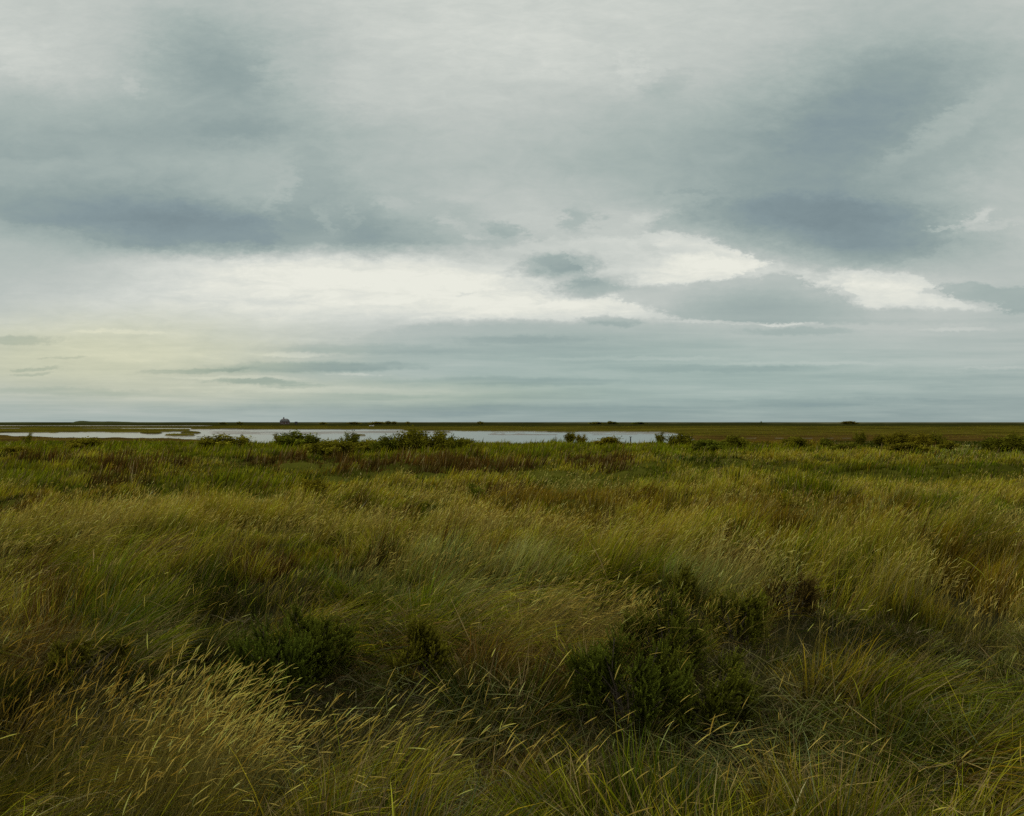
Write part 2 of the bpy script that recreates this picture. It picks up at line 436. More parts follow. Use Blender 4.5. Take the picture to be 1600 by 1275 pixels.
NEAR_SHRUBS = [
    # px, base row (z 0), radius, height, shoots, leaves per shoot, label
    (985, 1125, .58, .92, 260, 'dark green bush with a black hollow in it, largest bush in the foreground grass'),
    (1085, 1115, .56, .80, 220, 'spreading dark bush leaning against the right side of the largest foreground bush'),
    (1040, 1050, .42, .92, 170, 'upright feathery bush rising behind the largest foreground bush'),
    (425, 1105, .54, .84, 260, 'dark feathery bush in the hollow right of the pale gold seed heads'),
    (482, 1060, .42, .76, 160, 'smaller dark bush tucked behind the feathery bush in the left hollow'),
    (650, 1080, .34, .66, 110, 'small soft green bush half buried in long grass between the two dark bushes'),
    (1150, 1010, .34, .78, 100, 'low dark green bush leaning right, up and right of the largest foreground bush'),
    (130, 1070, .36, .55, 90, 'low blackish bush in the hollow at the left edge of the foreground'),
    (1055, 955, .36, .72, 90, 'dark upright shrub at the top of the foreground slope of pale grass'),
    (1240, 975, .36, .72, 70, 'brown twiggy shrub under drooping dead grass stems right of centre'),
]
def near_xy(px, py): return spot(px, py, 0.0)
for s_ in NEAR_SHRUBS:
    sx, sy = near_xy(s_[0], s_[1]); SHRUB_SPOTS.append((sx, sy, s_[2]))

# ------------------------------------------------------------------ terrain
def xi(px, pts):
    return np.interp(px, [p[0] for p in pts], [p[1] for p in pts])

FAR = [(-400, 677), (0, 677), (85, 677), (92, 676), (218, 676.3), (256, 675.6), (294, 674.6), (297, 671.0), (400, 671), (480, 671.6), (628, 671.2),
       (634, 673.4), (800, 674.2), (830, 674.4), (880, 675.8), (930, 675.0), (1000, 675.2), (1035, 675.8), (1058, 678.0), (1074, 682.0), (1083, 687), (1090, 699), (2400, 699)]
NEAR = [(-400, 683), (0, 682.5), (60, 684), (85, 686.5), (250, 687.5), (310, 689), (340, 697), (1040, 697), (1092, 691), (1110, 689), (2400, 689)]
def inside(v, a, b, e):
    return np.clip((v - a) / e, 0, 1) * np.clip((b - v) / e, 0, 1)

WZ = -0.35
def terrain(x, y, color=False):
    yy = np.maximum(y, 0.5)
    px = 800 + F * x / yy
    pw = HZ + F * (H - WZ) / yy
    hum = (fbm(x / 2.1, y / 2.1, 3, 3) - .5) * 0.62 + (fbm(x / .75, y / .75, 9, 3) - .5) * 0.26
    z = hum * (1 - smooth(45, 95, yy)) + (fbm(x / 9, y / 9, 5, 3) - .5) * 0.25 * (1 - smooth(90, 130, yy))
    z = z + (fbm(x / 7.5, y / 4.2, 13, 3) - .5) * 0.85 * smooth(9, 15, yy) * (1 - smooth(45, 70, yy))
    for (sx, sy, sr) in SHRUB_SPOTS:
        fl = np.exp(-((x - sx) ** 2 + (yy - sy) ** 2) / (sr * 1.3) ** 2)
        z = z * (1 - fl) + .06 * fl
        fl = np.exp(-((x - sx * .88) ** 2 + (yy - sy * .86) ** 2) / (sr * 1.2) ** 2)
        z = z * (1 - fl) - .12 * fl
    z = z + (fbm(x / 25, y / 12, 6, 3) - .5) * 0.18 * smooth(95, 130, yy) * (1 - smooth(600, 900, yy))
    # water channels (in plan: bearing and range)
    j = (fbm(px / 26, pw * 0.9, 21, 3) - .5)
    far = xi(px, FAR) + j * 1.0
    near = xi(px, NEAR) + (fbm(px / 30, pw * 0 + 2, 22, 3) - .5) * 3
    w = inside(pw, far, near, 0.30)
    for (ix, iy, rx, ry) in [(236, 677.0, 18, 2.0), (298, 677.0, 16, 1.9), (281, 680.9, 25, 1.5), (338, 671.4, 7, 0.5), (737, 679.2, 3.5, .8), (772, 680.4, 3, .6),
                             (779, 677.8, 4, .6), (797, 678.0, 8, .8), (826, 675.3, 5, .6), (845, 677.5, 5, .5), (877, 679.3, 5, .7), (921, 679.2, 4, .6), (950, 677.3, 4, .6),
                             (975, 680.0, 4, .7), (1000, 678.5, 3, .5), (560, 681, 12, .35), (690, 676, 14, .5)]:
        r = ((px - ix) / rx) ** 2 + ((pw - iy) / ry) ** 2
        w = w * np.maximum(smooth(0.8, 1.25, r + j * .3), 0.0 if rx > 10 else .62)
    wa = inside(pw, 665.1, 666.0, .2) * inside(px, -300, 335, 20)
    wb = inside(pw, 669.4, 670.4 + 0.9 * smooth(150, 290, px), .25) * np.maximum(inside(px, 128, 300, 6), inside(px, -300, 34, 8))
    wr = inside(pw, 686.6, 688.3, .4) * np.maximum.reduce([inside(px, c - h_, c + h_, 2) for c, h_ in ((1217, 6), (1260, 9), (1296, 5), (1322, 7), (1172, 9))])
    w = np.maximum.reduce([w, wa, wb, wr])
    z = z * (1 - w) - 0.85 * w
    # mud banks standing just clear of the water
    mud = inside(pw, 671.8, 679.6, 1.0) * inside(px, 300, 740, 60) + 0.85 * inside(pw, 674.8, 680.5, 1.0) * inside(px, 735, 1080, 50) \
        + 0.8 * inside(pw, 670.5, 674, .8) * inside(px, 250, 420, 30)
    mn = fbm(px / 110, pw * 0.85, 31, 4)
    mz = WZ + 0.04 + (mn - 0.47) * 0.45 * np.clip(mud, 0, 1) - 0.25 * (1 - np.clip(mud * 1.5, 0, 1))
    z = np.where(w > 0.9, np.maximum(z, np.minimum(mz, WZ + 0.05)), z)
    # distant dune ridge
    rid = smooth(1050, 1500, yy) * (1 - smooth(4000, 9000, yy))
    z = z + rid * (2.2 + 0.9 * (fbm(px / 35, yy / 600, 41, 4) - .35)) * (1 - 0.35 * smooth(900, 1500, px))
    prof = xi(px, [(-200, .4), (0, 1.2), (20, .8), (60, .4), (112, .3), (118, 2.2), (124, 3.2), (130, 3.3), (140, 2.6), (175, 2.3), (200, 1.5), (235, 1.0), (262, .5), (300, .4), (430, .2), (500, 0), (2000, 0)])
    dn = np.exp(-((yy - 1300) / 110) ** 2)
    z = z + dn * (prof * 1.05 + (fbm(px / 9, yy / 90, 43, 3) - .5) * 0.7 * (prof > .1))
    if not color: return z
    n1 = fbm(px / 60, pw * 1.3, 51, 4); n2 = fbm(x / 3, y / 3, 52, 4); n3 = fbm(px / 14, pw * 3, 53, 3)
    def c3(*a): return np.array(a)[None, :]
    thatch = c3(.022, .021, .008) * (0.6 + 0.8 * n2[:, None])
    red = c3(.066, .042, .009); olive = c3(.066, .056, .007); dk = c3(.024, .026, .006); pale = c3(.105, .10, .05)
    def mixc(a, b, f): return a * (1 - f[:, None]) + b * f[:, None]
    c = mixc(thatch, c3(.058, .060, .008) * (0.5 + n2[:, None]), smooth(14, 26, yy))
    n1 = np.clip(.5 + (n1 - .5) * 2.4, 0, 1.3); n3 = np.clip(.5 + (fbm(px / 120, pw * 2.2, 54, 4) - .5) * 2.4, 0, 1.2) * .6 + n3 * .4
    c = mixc(c, olive * (0.6 + .8 * n1[:, None]), smooth(98, 118, yy))
    c = mixc(c, red * (0.7 + .6 * n1[:, None]), smooth(98, 118, yy) * np.clip(smooth(682, 684, pw) + .6 * smooth(1050, 1250, px) * smooth(.4, .6, n3), 0, 1))
    c = mixc(c, olive * (0.65 + .7 * n1[:, None]), smooth(170, 260, yy) * smooth(.25, .5, n3 + .1))
    c = mixc(c, dk * (0.7 + .6 * n3[:, None]), smooth(480, 640, yy + (n1 - .5) * 240))
    c = mixc(c, pale * (0.55 + .7 * n3[:, None]), smooth(1150, 1600, yy + (n3 - .5) * 500) * smooth(250, 700, px))
    c = mixc(c, c3(.075, .085, .035) * (0.6 + .8 * n3[:, None]), dn * smooth(0.2, .8, prof))
    mudc = c3(.125, .120, .098) * (0.7 + .6 * n1[:, None])
    c = mixc(c, mudc, smooth(-0.10, -0.24, z) * (yy > 95))
    return z, c

def build_ground():
    # polar-like sheet: rows follow 1/distance inside the view, coarse around and behind
    pr = np.concatenate([[HZ + .25, HZ + .4, HZ + .6], np.arange(HZ + .8, 700, 0.3), np.arange(700, 760, 1.0), np.arange(760, 1000, 2.5), np.arange(1000, 2000, 9)])
    yr = F * H / (pr - HZ)
    yr = np.concatenate([[20000], yr])
    yr = yr[yr > 2.2]
    pc = np.concatenate([np.linspace(-2600, -260, 60), np.arange(-250, 1850, 2.5), np.linspace(1860, 4200, 60)])
    X = (pc[None, :] - 800) / F * yr[:, None]; Y = np.repeat(yr[:, None], len(pc), 1)
    n, m = X.shape
    z, c = terrain(X.ravel(), Y.ravel(), True)
    v = np.stack([X.ravel(), Y.ravel(), z], 1)
    idx = np.arange(n * m).reshape(n, m)
    q = np.stack([idx[1:, :-1].ravel(), idx[1:, 1:].ravel(), idx[:-1, 1:].ravel(), idx[:-1, :-1].ravel()], 1)
    # skirt behind and beside the camera
    xl, xr = X[:, 0], X[:, -1]
    ext = []; ce = []
    far = 20000
    base = len(v)
    zl = z.reshape(n, m)[:, 0]; zr = z.reshape(n, m)[:, -1]
    add = [(-60000, 20000, 0), (60000, 20000, 0), (-60000, -far, 0), (60000, -far, 0)]
    v = np.vstack([v, add]); c = np.vstack([c, np.full((4, 3), .04)])
    A, B, D, E = base, base + 1, base + 2, base + 3
    tris = [(A, D, idx[0, 0])]
    for i in range(n - 1): tris.append((idx[i, 0], D, idx[i + 1, 0]))
    for i in range(n - 1): tris.append((idx[i, -1], idx[i + 1, -1], E))
    tris.append((B, idx[0, -1], E))
    for k in range(m - 1): tris.append((idx[-1, k], D if k < m // 2 else E, idx[-1, k + 1]))
    tris.append((D, E, idx[-1, m // 2]))
    m_, N = mat_new('marsh_ground')
    at = N.n('ShaderNodeAttribute', attribute_name='Col')
    geo = N.n('ShaderNodeNewGeometry'); sp = N.n('ShaderNodeSeparateXYZ'); N.put(sp.inputs[0], geo.outputs['Position'])
    ns = N.noise(geo.outputs['Position'], 1.7, 6, 0.65)
    cc = N.mix(1.0, at.outputs['Color'], N.mix(ns.outputs[0], (.6, .6, .6, 1), (1.4, 1.4, 1.4, 1)), 'MULTIPLY')
    p = N.n('ShaderNodeBsdfPrincipled'); N.put(p.inputs['Base Color'], cc)
    wet = N.m('MULTIPLY', N.rng(sp.outputs[2], -0.33, -0.20, 1.0, 0.0), N.rng(sp.outputs[1], 94.0, 98.0, 0.0, 1.0))
    N.put(p.inputs['Roughness'], N.fmix(wet, 0.95, 0.5))
    N.put(p.inputs['Specular IOR Level'], N.fmix(wet, 0.0, 0.35))
    b = N.n('ShaderNodeBump'); b.inputs['Strength'].default_value = .5; b.inputs['Distance'].default_value = .04
    N.put(b.inputs['Height'], ns.outputs[0]); N.put(p.inputs['Normal'], b.outputs[0])
    o = N.n('ShaderNodeOutputMaterial'); N.t.links.new(p.outputs[0], o.inputs[0])
    g = obj_from('ground', v, [q, np.array(tris)], m_, colors=c, smooth_shade=True)
    tag(g, 'flat salt marsh ground reaching the horizon', kind='structure')
build_ground()

m_, N = mat_new('tidal_water')
geo = N.n('ShaderNodeNewGeometry')
ns = N.noise(geo.outputs['Position'], 1.2, 3, 0.5)
p = N.n('ShaderNodeBsdfPrincipled'); p.inputs['Base Color'].default_value = (.06, .06, .05, 1)
p.inputs['Roughness'].default_value = 0.16; p.inputs['IOR'].default_value = 1.33
b = N.n('ShaderNodeBump'); b.inputs['Strength'].default_value = .12; b.inputs['Distance'].default_value = .05
N.put(b.inputs['Height'], ns.outputs[0]); N.put(p.inputs['Normal'], b.outputs[0])
o = N.n('ShaderNodeOutputMaterial'); N.t.links.new(p.outputs[0], o.inputs[0])
wv_ = np.array([(-700, 96, WZ), (520, 96, WZ), (900, 900, WZ), (-1300, 900, WZ)])
tag(obj_from('water', wv_, [np.array([[0, 1, 2, 3]])], m_), 'still tidal creek water between the marsh banks', kind='structure')

# ------------------------------------------------------------------ grass
def blades(base, L, Wd, dirx, diry, a0, a1, phi, cb, ct, K, prof='blade', curve=1.4):
    """strips bending from angle a0 (at the root) to a1 (at the tip); returns verts, faces, colours, tips, tangents"""
    n = len(L)
    t = np.linspace(0, 1, K)
    ang = a0[:, None] + (a1 - a0)[:, None] * t[None, :] ** curve
    am = (ang[:, 1:] + ang[:, :-1]) / 2
    ds = L[:, None] / (K - 1)
    hor = np.concatenate([np.zeros((n, 1)), np.cumsum(np.sin(am) * ds, 1)], 1)
    ver = np.concatenate([np.zeros((n, 1)), np.cumsum(np.cos(am) * ds, 1)], 1)
    P = np.empty((n, K, 3))
    P[:, :, 0] = base[:, 0:1] + hor * dirx[:, None]
    P[:, :, 1] = base[:, 1:2] + hor * diry[:, None]
    P[:, :, 2] = base[:, 2:3] + ver
    # width vector: between the horizontal perpendicular and the in-plane normal
    cp, sp = np.cos(phi)[:, None], np.sin(phi)[:, None]
    wx = cp * (-diry)[:, None] + sp * np.cos(ang) * dirx[:, None]
    wy = cp * dirx[:, None] + sp * np.cos(ang) * diry[:, None]
    wz = sp * (-np.sin(ang))
    if prof == 'blade': pw = np.clip(1.0 - t ** 2.2, 0, 1) * (0.55 + 0.45 * np.minimum(t * 4, 1))
    elif prof == 'stalk': pw = np.full(K, 1.0)
    else: pw = np.sin(np.clip(t * .86 + .1, 0, 1) * math.pi) ** 0.7
    hw = Wd[:, None] * 0.5 * pw[None, :]
    Wv = np.stack([wx * hw, wy * hw, wz * hw], 2)
    Lf = (P - Wv)[:, :-1]; Rt = (P + Wv)[:, :-1]
    nv = 2 * (K - 1) + 1
    V = np.empty((n, nv, 3), dtype=np.float32)
    V[:, 0:nv - 1:2] = Lf; V[:, 1:nv - 1:2] = Rt; V[:, nv - 1] = P[:, -1]
    off = (np.arange(n) * nv)[:, None, None]
    qs = np.array([[2 * k, 2 * k + 1, 2 * k + 3, 2 * k + 2] for k in range(K - 2)])[None] + off
    ts = np.array([[nv - 3, nv - 2, nv - 1]])[None] + off
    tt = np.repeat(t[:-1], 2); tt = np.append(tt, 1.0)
    tt = tt ** (1.7 if K == 6 else 1.25); Cc = cb[:, None, :] * (1 - tt)[None, :, None] + ct[:, None, :] * tt[None, :, None]  # roots darkened, tips lifted: occlusion between blades put into the colour
    tan = np.stack([np.sin(ang[:, -1]) * dirx, np.sin(ang[:, -1]) * diry, np.cos(ang[:, -1])], 1)
    return V.reshape(-1, 3), qs.reshape(-1, 4), ts.reshape(-1, 3), Cc.reshape(-1, 3).astype(np.float32), P[:, -1], tan, ang[:, -1]

class Grass:
    def __init__(s): s.V = []; s.Q = []; s.T = []; s.Cl = []; s.n = 0
    def add(s, r):
        s.V.append(r[0]); s.Q.append(r[1] + s.n); s.T.append(r[2] + s.n); s.Cl.append(r[3]); s.n += len(r[0])
        return r
    def build(s, name, mat):
        return obj_from(name, np.vstack(s.V), [np.vstack(s.Q), np.vstack(s.T)], mat, colors=np.vstack(s.Cl))

# vegetation patches laid out on the ground: bearing, range row, half sizes, kind, strength
KINDS = ['green', 'gold', 'brown', 'pale', 'lush', 'red', 'low', 'deep']  # deep: dark green couch grass, its tone also carrying foreground shade
KI = {k: i for i, k in enumerate(KINDS)}
PATCH = [
    # far band
    (1400, 690, 130, 8, 'deep', 3.0), (1230, 690, 110, 7, 'brown', 1.6), (1570, 692, 60, 9, 'deep', 3.0), (1150, 694, 60, 6, 'deep', 2.0), (1480, 698, 90, 4, 'pale', 1.4),
    (550, 702, 700, 9, 'lush', 2.2), (120, 694, 330, 8, 'green', 1.2), (60, 704, 170, 6, 'lush', 1.5), (1350, 712, 420, 7, 'pale', 1.0), (1250, 711, 220, 6, 'gold', 1.6),
    (150, 721, 330, 5, 'red', 1.0), (430, 719, 60, 8, 'red', 3.0), (525, 720, 40, 7, 'red', 3), (700, 726, 130, 10, 'red', 3.2), (935, 722, 60, 9, 'red', 3.0), (720, 714, 120, 3, 'red', 1.5),
    (570, 737, 110, 10, 'low', 3.2), (1180, 731, 480, 13, 'low', 2.6), (1300, 735, 350, 8, 'green', 1.4), (960, 742, 150, 7, 'low', 2.0),
    (900, 732, 50, 9, 'gold', 2.2), (260, 737, 200, 6, 'gold', 1.2), (50, 738, 140, 12, 'lush', 1.4), (180, 742, 80, 8, 'red', 1.3),
    (640, 760, 180, 14, 'gold', 1.5), (360, 752, 130, 14, 'lush', 1.6), (500, 765, 60, 18, 'low', 1.2), (1400, 760, 250, 16, 'gold', 1.0), (1250, 765, 60, 12, 'green', 1.8),
    # middle ground
    (820, 790, 130, 22, 'brown', 2.0), (960, 785, 160, 22, 'brown', 2.0), (1050, 770, 120, 14, 'gold', 1.2), (760, 770, 40, 14, 'red', 1.2), (120, 775, 120, 16, 'brown', 1.4),
    (280, 800, 240, 30, 'gold', 2.0), (60, 830, 110, 34, 'gold', 2.0), (560, 815, 130, 30, 'gold', 1.8), (430, 830, 120, 24, 'green', 1.5), (740, 800, 50, 26, 'gold', 1.8),
    (430, 850, 160, 26, 'lush', 1.2), (320, 870, 120, 22, 'red', 1.4), (700, 875, 190, 34, 'pale', 2.4), (560, 870, 60, 26, 'pale', 1.5), (60, 880, 90, 32, 'lush', 2.2),
    (960, 820, 180, 36, 'gold', 1.9), (1250, 805, 240, 36, 'brown', 1.8), (1400, 800, 220, 22, 'pale', .9), (1150, 840, 120, 20, 'red', .8), (1540, 815, 120, 18, 'gold', 1.4),
    (1500, 800, 160, 14, 'green', 1.0), (1110, 880, 70, 26, 'pale', 2.6), (920, 860, 60, 30, 'gold', 1.2), (1010, 890, 60, 26, 'lush', 1.6), (870, 900, 110, 30, 'green', 1.8),
    (1520, 870, 120, 34, 'brown', 2.2), (1330, 880, 80, 30, 'gold', 1.6), (1400, 900, 60, 24, 'gold', 1.8), (1230, 890, 70, 30, 'deep', 2.4), (1320, 930, 100, 30, 'deep', 2.0), (1010, 930, 90, 30, 'deep', 1.4),
    (1480, 960, 150, 34, 'pale', 2.4), (1570, 990, 130, 40, 'pale', 2.2), (1390, 920, 50, 30, 'lush', 1.0),
    # foreground
    (15, 960, 45, 90, 'red', 2.4), (100, 960, 120, 40, 'green', 1.2), (230, 930, 140, 30, 'deep', 1.8), (200, 990, 110, 50, 'deep', 1.6), (560, 950, 110, 70, 'green', 1.6), (560, 1040, 150, 70, 'deep', 2.2), (620, 1010, 80, 50, 'lush', 1.0),
    (860, 960, 110, 40, 'gold', 1.3), (800, 1010, 90, 50, 'red', 1.7), (330, 1090, 150, 60, 'gold', 4.6), (390, 1160, 100, 60, 'gold', 3.6), (470, 1130, 60, 30, 'gold', 1.5), (120, 1250, 200, 60, 'gold', .9), (260, 1260, 160, 60, 'gold', .9),
    (150, 1130, 140, 50, 'deep', 2.0), (560, 1250, 130, 40, 'green', .9), (600, 1120, 220, 60, 'deep', 2.2), (950, 1250, 200, 40, 'lush', 1.8), (780, 1180, 160, 60, 'deep', 1.8),
    (1250, 1000, 160, 60, 'deep', 1.4), (1280, 1150, 260, 90, 'deep', 2.6), (1450, 1080, 180, 40, 'green', 1.2), (1280, 1060, 120, 30, 'deep', 1.5), (1400, 1180, 140, 40, 'low', .9), (1450, 1010, 130, 24, 'pale', 1.3),
    (1200, 960, 120, 24, 'gold', .9),
]
COLB = {'green': (.046, .054, .003), 'gold': (.075, .064, .005), 'brown': (.065, .045, .005), 'pale': (.075, .088, .010), 'lush': (.050, .060, .003), 'red': (.034, .019, .004), 'low': (.036, .042, .002), 'deep': (.020, .026, .002)}  # root colours, kept dark to paint the shade between blades
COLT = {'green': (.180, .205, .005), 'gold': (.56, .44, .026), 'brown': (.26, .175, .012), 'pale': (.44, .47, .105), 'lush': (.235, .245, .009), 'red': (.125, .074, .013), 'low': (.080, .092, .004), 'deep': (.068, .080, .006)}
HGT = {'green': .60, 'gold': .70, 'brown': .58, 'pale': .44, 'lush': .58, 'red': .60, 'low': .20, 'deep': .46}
CB = np.array([COLB[k] for k in KINDS]); CT = np.array([COLT[k] for k in KINDS]); HG = np.array([HGT[k] for k in KINDS])

def kinds_at(x, y):
    px = 800 + F * x / y
    pw = HZ + F * (H - .45 + .20 * smooth(18, 32, y)) / y
    s = np.clip((pw - HZ) / 120, .12, 2.5)
    wx = (fbm(x / 2.5 + 5, y / 2.5, 61, 3) - .5); wy = (fbm(x / 2.5, y / 2.5 + 8, 62, 3) - .5)
    qx = px + wx * 130 * s; qy = pw + wy * np.minimum((pw - HZ) * .22, 60)
    w = np.zeros((len(x), len(KINDS)))
    w[:, 0] = .55 * fbm(x / 1.7, y / 1.7, 71, 3) * 1.6
    w[:, 1] = .40 * fbm(x / 1.9, y / 1.9, 72, 3) * 1.6
    w[:, 2] = .17 * fbm(x / 1.5, y / 1.5, 73, 3) * 1.6
    w[:, 3] = .12; w[:, 7] = .15 + 4.0 * smooth(890, 1010, pw) * fbm(x / .9, y / .9, 75, 2); w[:, 4] = .2 * fbm(x / 1.3, y / 1.3, 74, 2); w[:, 5] = .10  # more of the dark kind nearer: foreground shade put into grass colour
    big = fbm(x / 7.0, y / 3.2, 76, 3); big2 = fbm(x / 5.0, y / 2.6, 77, 3); mf = smooth(9, 16, y) * (1 - smooth(60, 80, y))
    w[:, 1] += mf * 1.5 * smooth(.53, .60, big); w[:, 7] += mf * 1.5 * smooth(.46, .39, big); w[:, 2] += mf * .6 * smooth(.56, .68, big2); w[:, 0] += mf * .35
    w[:, 4] += mf * .8 * smooth(.46, .34, big2); w[:, 5] += mf * .7 * smooth(.60, .70, fbm(x / 4.0, y / 2.0, 78, 3))
    for (cx, cy, rx, ry, k, st) in PATCH:
        r = ((qx - cx) / rx) ** 2 + ((qy - cy) / ry) ** 2
        w[:, KI[k]] += st * (1.5 if 740 < cy < 930 else 1.0) * np.clip((1.25 - r) * 1.6, 0, 1)
    w = w ** (1.35 + 1.3 * smooth(14, 30, y))[:, None]
    return w / w.sum(1, keepdims=True), px, pw

def scatter(n, y0, y1, p, side=0.70, margin=1.4):
    """positions with density ~ y^-p"""
    a = 2.0 - p
    uu = rs.rand(n)
    if abs(a) < 1e-3: y = y0 * (y1 / y0) ** uu
    else: y = (y0 ** a + uu * (y1 ** a - y0 ** a)) ** (1 / a)
    x = (rs.rand(n) * 2 - 1) * (side * y + margin)
    return x, y

def clumps(x, y, cell, seed):
    """nearest tussock centre of a jittered grid: id randoms, offset from the centre"""
    ci = np.floor(x / cell).astype(np.int64); cj = np.floor(y / cell).astype(np.int64)
    best = np.full(len(x), 1e9); ox = np.zeros(len(x)); oy = np.zeros(len(x)); bi = ci.copy(); bj = cj.copy()
    for di in (-1, 0, 1):
        for dj in (-1, 0, 1):
            i = ci + di; j = cj + dj
            cx = (i + .1 + .8 * _h(i, j, seed)) * cell; cy = (j + .1 + .8 * _h(i, j, seed + 1)) * cell
            d = (x - cx) ** 2 + (y - cy) ** 2; m = d < best
            best = np.where(m, d, best); ox = np.where(m, x - cx, ox); oy = np.where(m, y - cy, oy); bi = np.where(m, i, bi); bj = np.where(m, j, bj)
    rr = [_h(bi, bj, seed + 2 + q) for q in range(6)]
    return ox / cell, oy / cell, np.sqrt(best) / cell, rr

def zone(g, gs, n, y0, y1, p, wmin, wk, K, hscale=1.0, cell=.6):
    x, y = scatter(n, y0, y1, p)
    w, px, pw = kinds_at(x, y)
    ox, oy, od, cr = clumps(x + (vnoise(x * 3, y * 3, 7) - .5) * cell * .5, y + (vnoise(x * 3, y * 3, 8) - .5) * cell * .5, cell, 300)
    cum = np.cumsum(w, 1)
    mixr = rs.rand(len(x)) < .55                    # most blades of a tussock are of its own kind
    r = np.where(mixr, cr[0], rs.rand(len(x)))[:, None]
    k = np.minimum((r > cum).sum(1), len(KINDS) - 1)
    z = terrain(x, y)
    hf = fbm(x / 1.6, y / 1.6, 81, 3)
    core = 1 - .55 * smooth(.25, .75, od)
    sw_ = fbm(x / 5.0, y / 2.4, 83, 3); hf = hf + (sw_ - .5) * .7 * smooth(9, 16, y)
    crest = (0.42 + 0.75 * smooth(.28, .64, hf)) * (.62 + .62 * cr[1]) * core
    keep = rs.rand(len(x)) < np.clip((0.35 + 1.3 * smooth(.22, .5, hf)) * (1.15 - .75 * smooth(.3, .8, od)), 0, 1)
    edge = (z > -0.2)
    for (sx, sy, sr) in SHRUB_SPOTS:
        if sy > y1 + 2 or sy < y0 - 2: continue
        d = np.hypot(x - sx, (y - sy)); keep &= (d > sr * .9) | (rs.rand(len(x)) < .14)
        crest = crest * np.where(rs.rand(len(x)) < .12, 1.0, .34 + .66 * smooth(.85, 1.5, d / sr))
        # the grass before a shrub lies lower
        front = 1.15 * np.exp(-((x - sx * y / sy) / (sr * 1.0)) ** 4) * smooth(sy + .2, sy - .2, y) * smooth(sy - 2.1, sy - 1.1, y)
        crest = crest * np.clip(1 - .72 * front, .26, 1)
    keep &= edge
    sel = lambda a: a[keep]
    x, y, z, k, crest, px, pw, hf, ox, oy, od = map(sel, (x, y, z, k, crest, px, pw, hf, ox, oy, od)); cr = [c[keep] for c in cr]
    n = len(x)
    hz = HG[k] * crest * (0.55 + .8 * rs.rand(n)) * hscale * np.where(y > 100, .6, 1) * (1 - .48 * smooth(12, 28, y) * (k != KI['red']) * np.where(k == KI['lush'], .5, 1)) * np.where((k == KI['lush']) & (y > 55), 1.1, 1)
    L = hz * 1.35
    near = 1 - smooth(10, 34, y)
    wind = 0.12 + (fbm(x / 3.2, y / 3.2, 91, 3) - .5) * (1.6 + 2.2 * near) + (cr[2] - .5) * (.5 + 1.5 * near)
    vx = np.cos(wind) + ox * 1.5 * (.5 + cr[3]); vy = np.sin(wind) + oy * 1.5 * (.5 + cr[3])
    flow = np.arctan2(vy, vx) + rs.randn(n) * .30
    lod = fbm(x / 1.9, y / 1.9, 92, 3)                       # lodged areas lie flat
    lie = np.clip(smooth(.50, .66, lod) * (.5 + cr[4]), 0, 1) * (1 - .6 * smooth(12, 30, y))
    upr = np.zeros(n)
    for (ux, uy, urx, ury) in [(950, 1250, 260, 60), (500, 1240, 200, 60), (60, 900, 120, 60), (1480, 880, 120, 40), (250, 1260, 260, 40), (1190, 1240, 80, 60)]:
        upr = np.maximum(upr, np.clip(1.4 - ((px - ux) / urx) ** 2 - ((pw - uy) / ury) ** 2, 0, 1))
    nf = smooth(840, 960, pw)
    lie = np.clip(lie + nf * (.35 + .5 * cr[4]) * (1 - upr), 0, 1)
    L = L * (1 - .18 * nf * (1 - upr)) * (1 - .22 * nf * upr)
    a0 = R(5) + R(32) * lie + np.abs(rs.randn(n)) * R(9)
    a1 = R(34) + R(58) * lie + rs.randn(n) * R(15) + R(18) * cr[5]
    a1 = a1 * (1 - .45 * smooth(18, 45, y))
    a1 = np.where(k == KI['low'], a1 * .7, a1); a1 = np.clip(a1, R(4), R(116))
    a1 = np.where(k == KI['red'], a1 * .6, a1)
    width = np.maximum(wmin * (.5 + 1.0 * rs.rand(n)), wk * y * (.7 + .6 * rs.rand(n)))
    width = width * np.where(rs.rand(n) < .07, 2.0, 1.0)
    stray = rs.rand(n) < .06 * near
    flow = np.where(stray, rs.rand(n) * 6.28, flow); a1 = np.where(stray, R(20) + rs.rand(n) * R(110), a1)
    nearc = 1 - smooth(7, 10, y)
    br = np.exp(rs.randn(n) * (.36 + .12 * nearc)) * (1 - .10 * nearc) * (0.44 + .50 * fbm(x / .9, y / .9, 95, 3) + .62 * cr[4])  # near blades dimmed slightly, shade put into their colour
    hue = rs.randn(n, 1) * np.array([[.09, .02, -.10]]) + (cr[5][:, None] - .5) * np.array([[.30, .02, -.1]]) + 1
    dead = (rs.rand(n) < .08 + .16 * lie)
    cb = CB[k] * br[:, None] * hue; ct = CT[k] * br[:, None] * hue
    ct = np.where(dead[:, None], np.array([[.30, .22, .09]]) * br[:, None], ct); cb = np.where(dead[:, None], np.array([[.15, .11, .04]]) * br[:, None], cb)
    bl = (rs.rand(n) < .10) & (k < 2) & ~dead & (y < 12)  # bluish sky sheen painted into some near blade tips
    ct = np.where(bl[:, None], np.array([[.15, .19, .10]]) * br[:, None], ct)
    b = np.stack([x, y, z - .03], 1)
    g.add(blades(b, L, width, np.cos(flow), np.sin(flow), a0, a1, rs.rand(n) * 6.28, cb.clip(.003, .6), ct.clip(.003, .6), K))

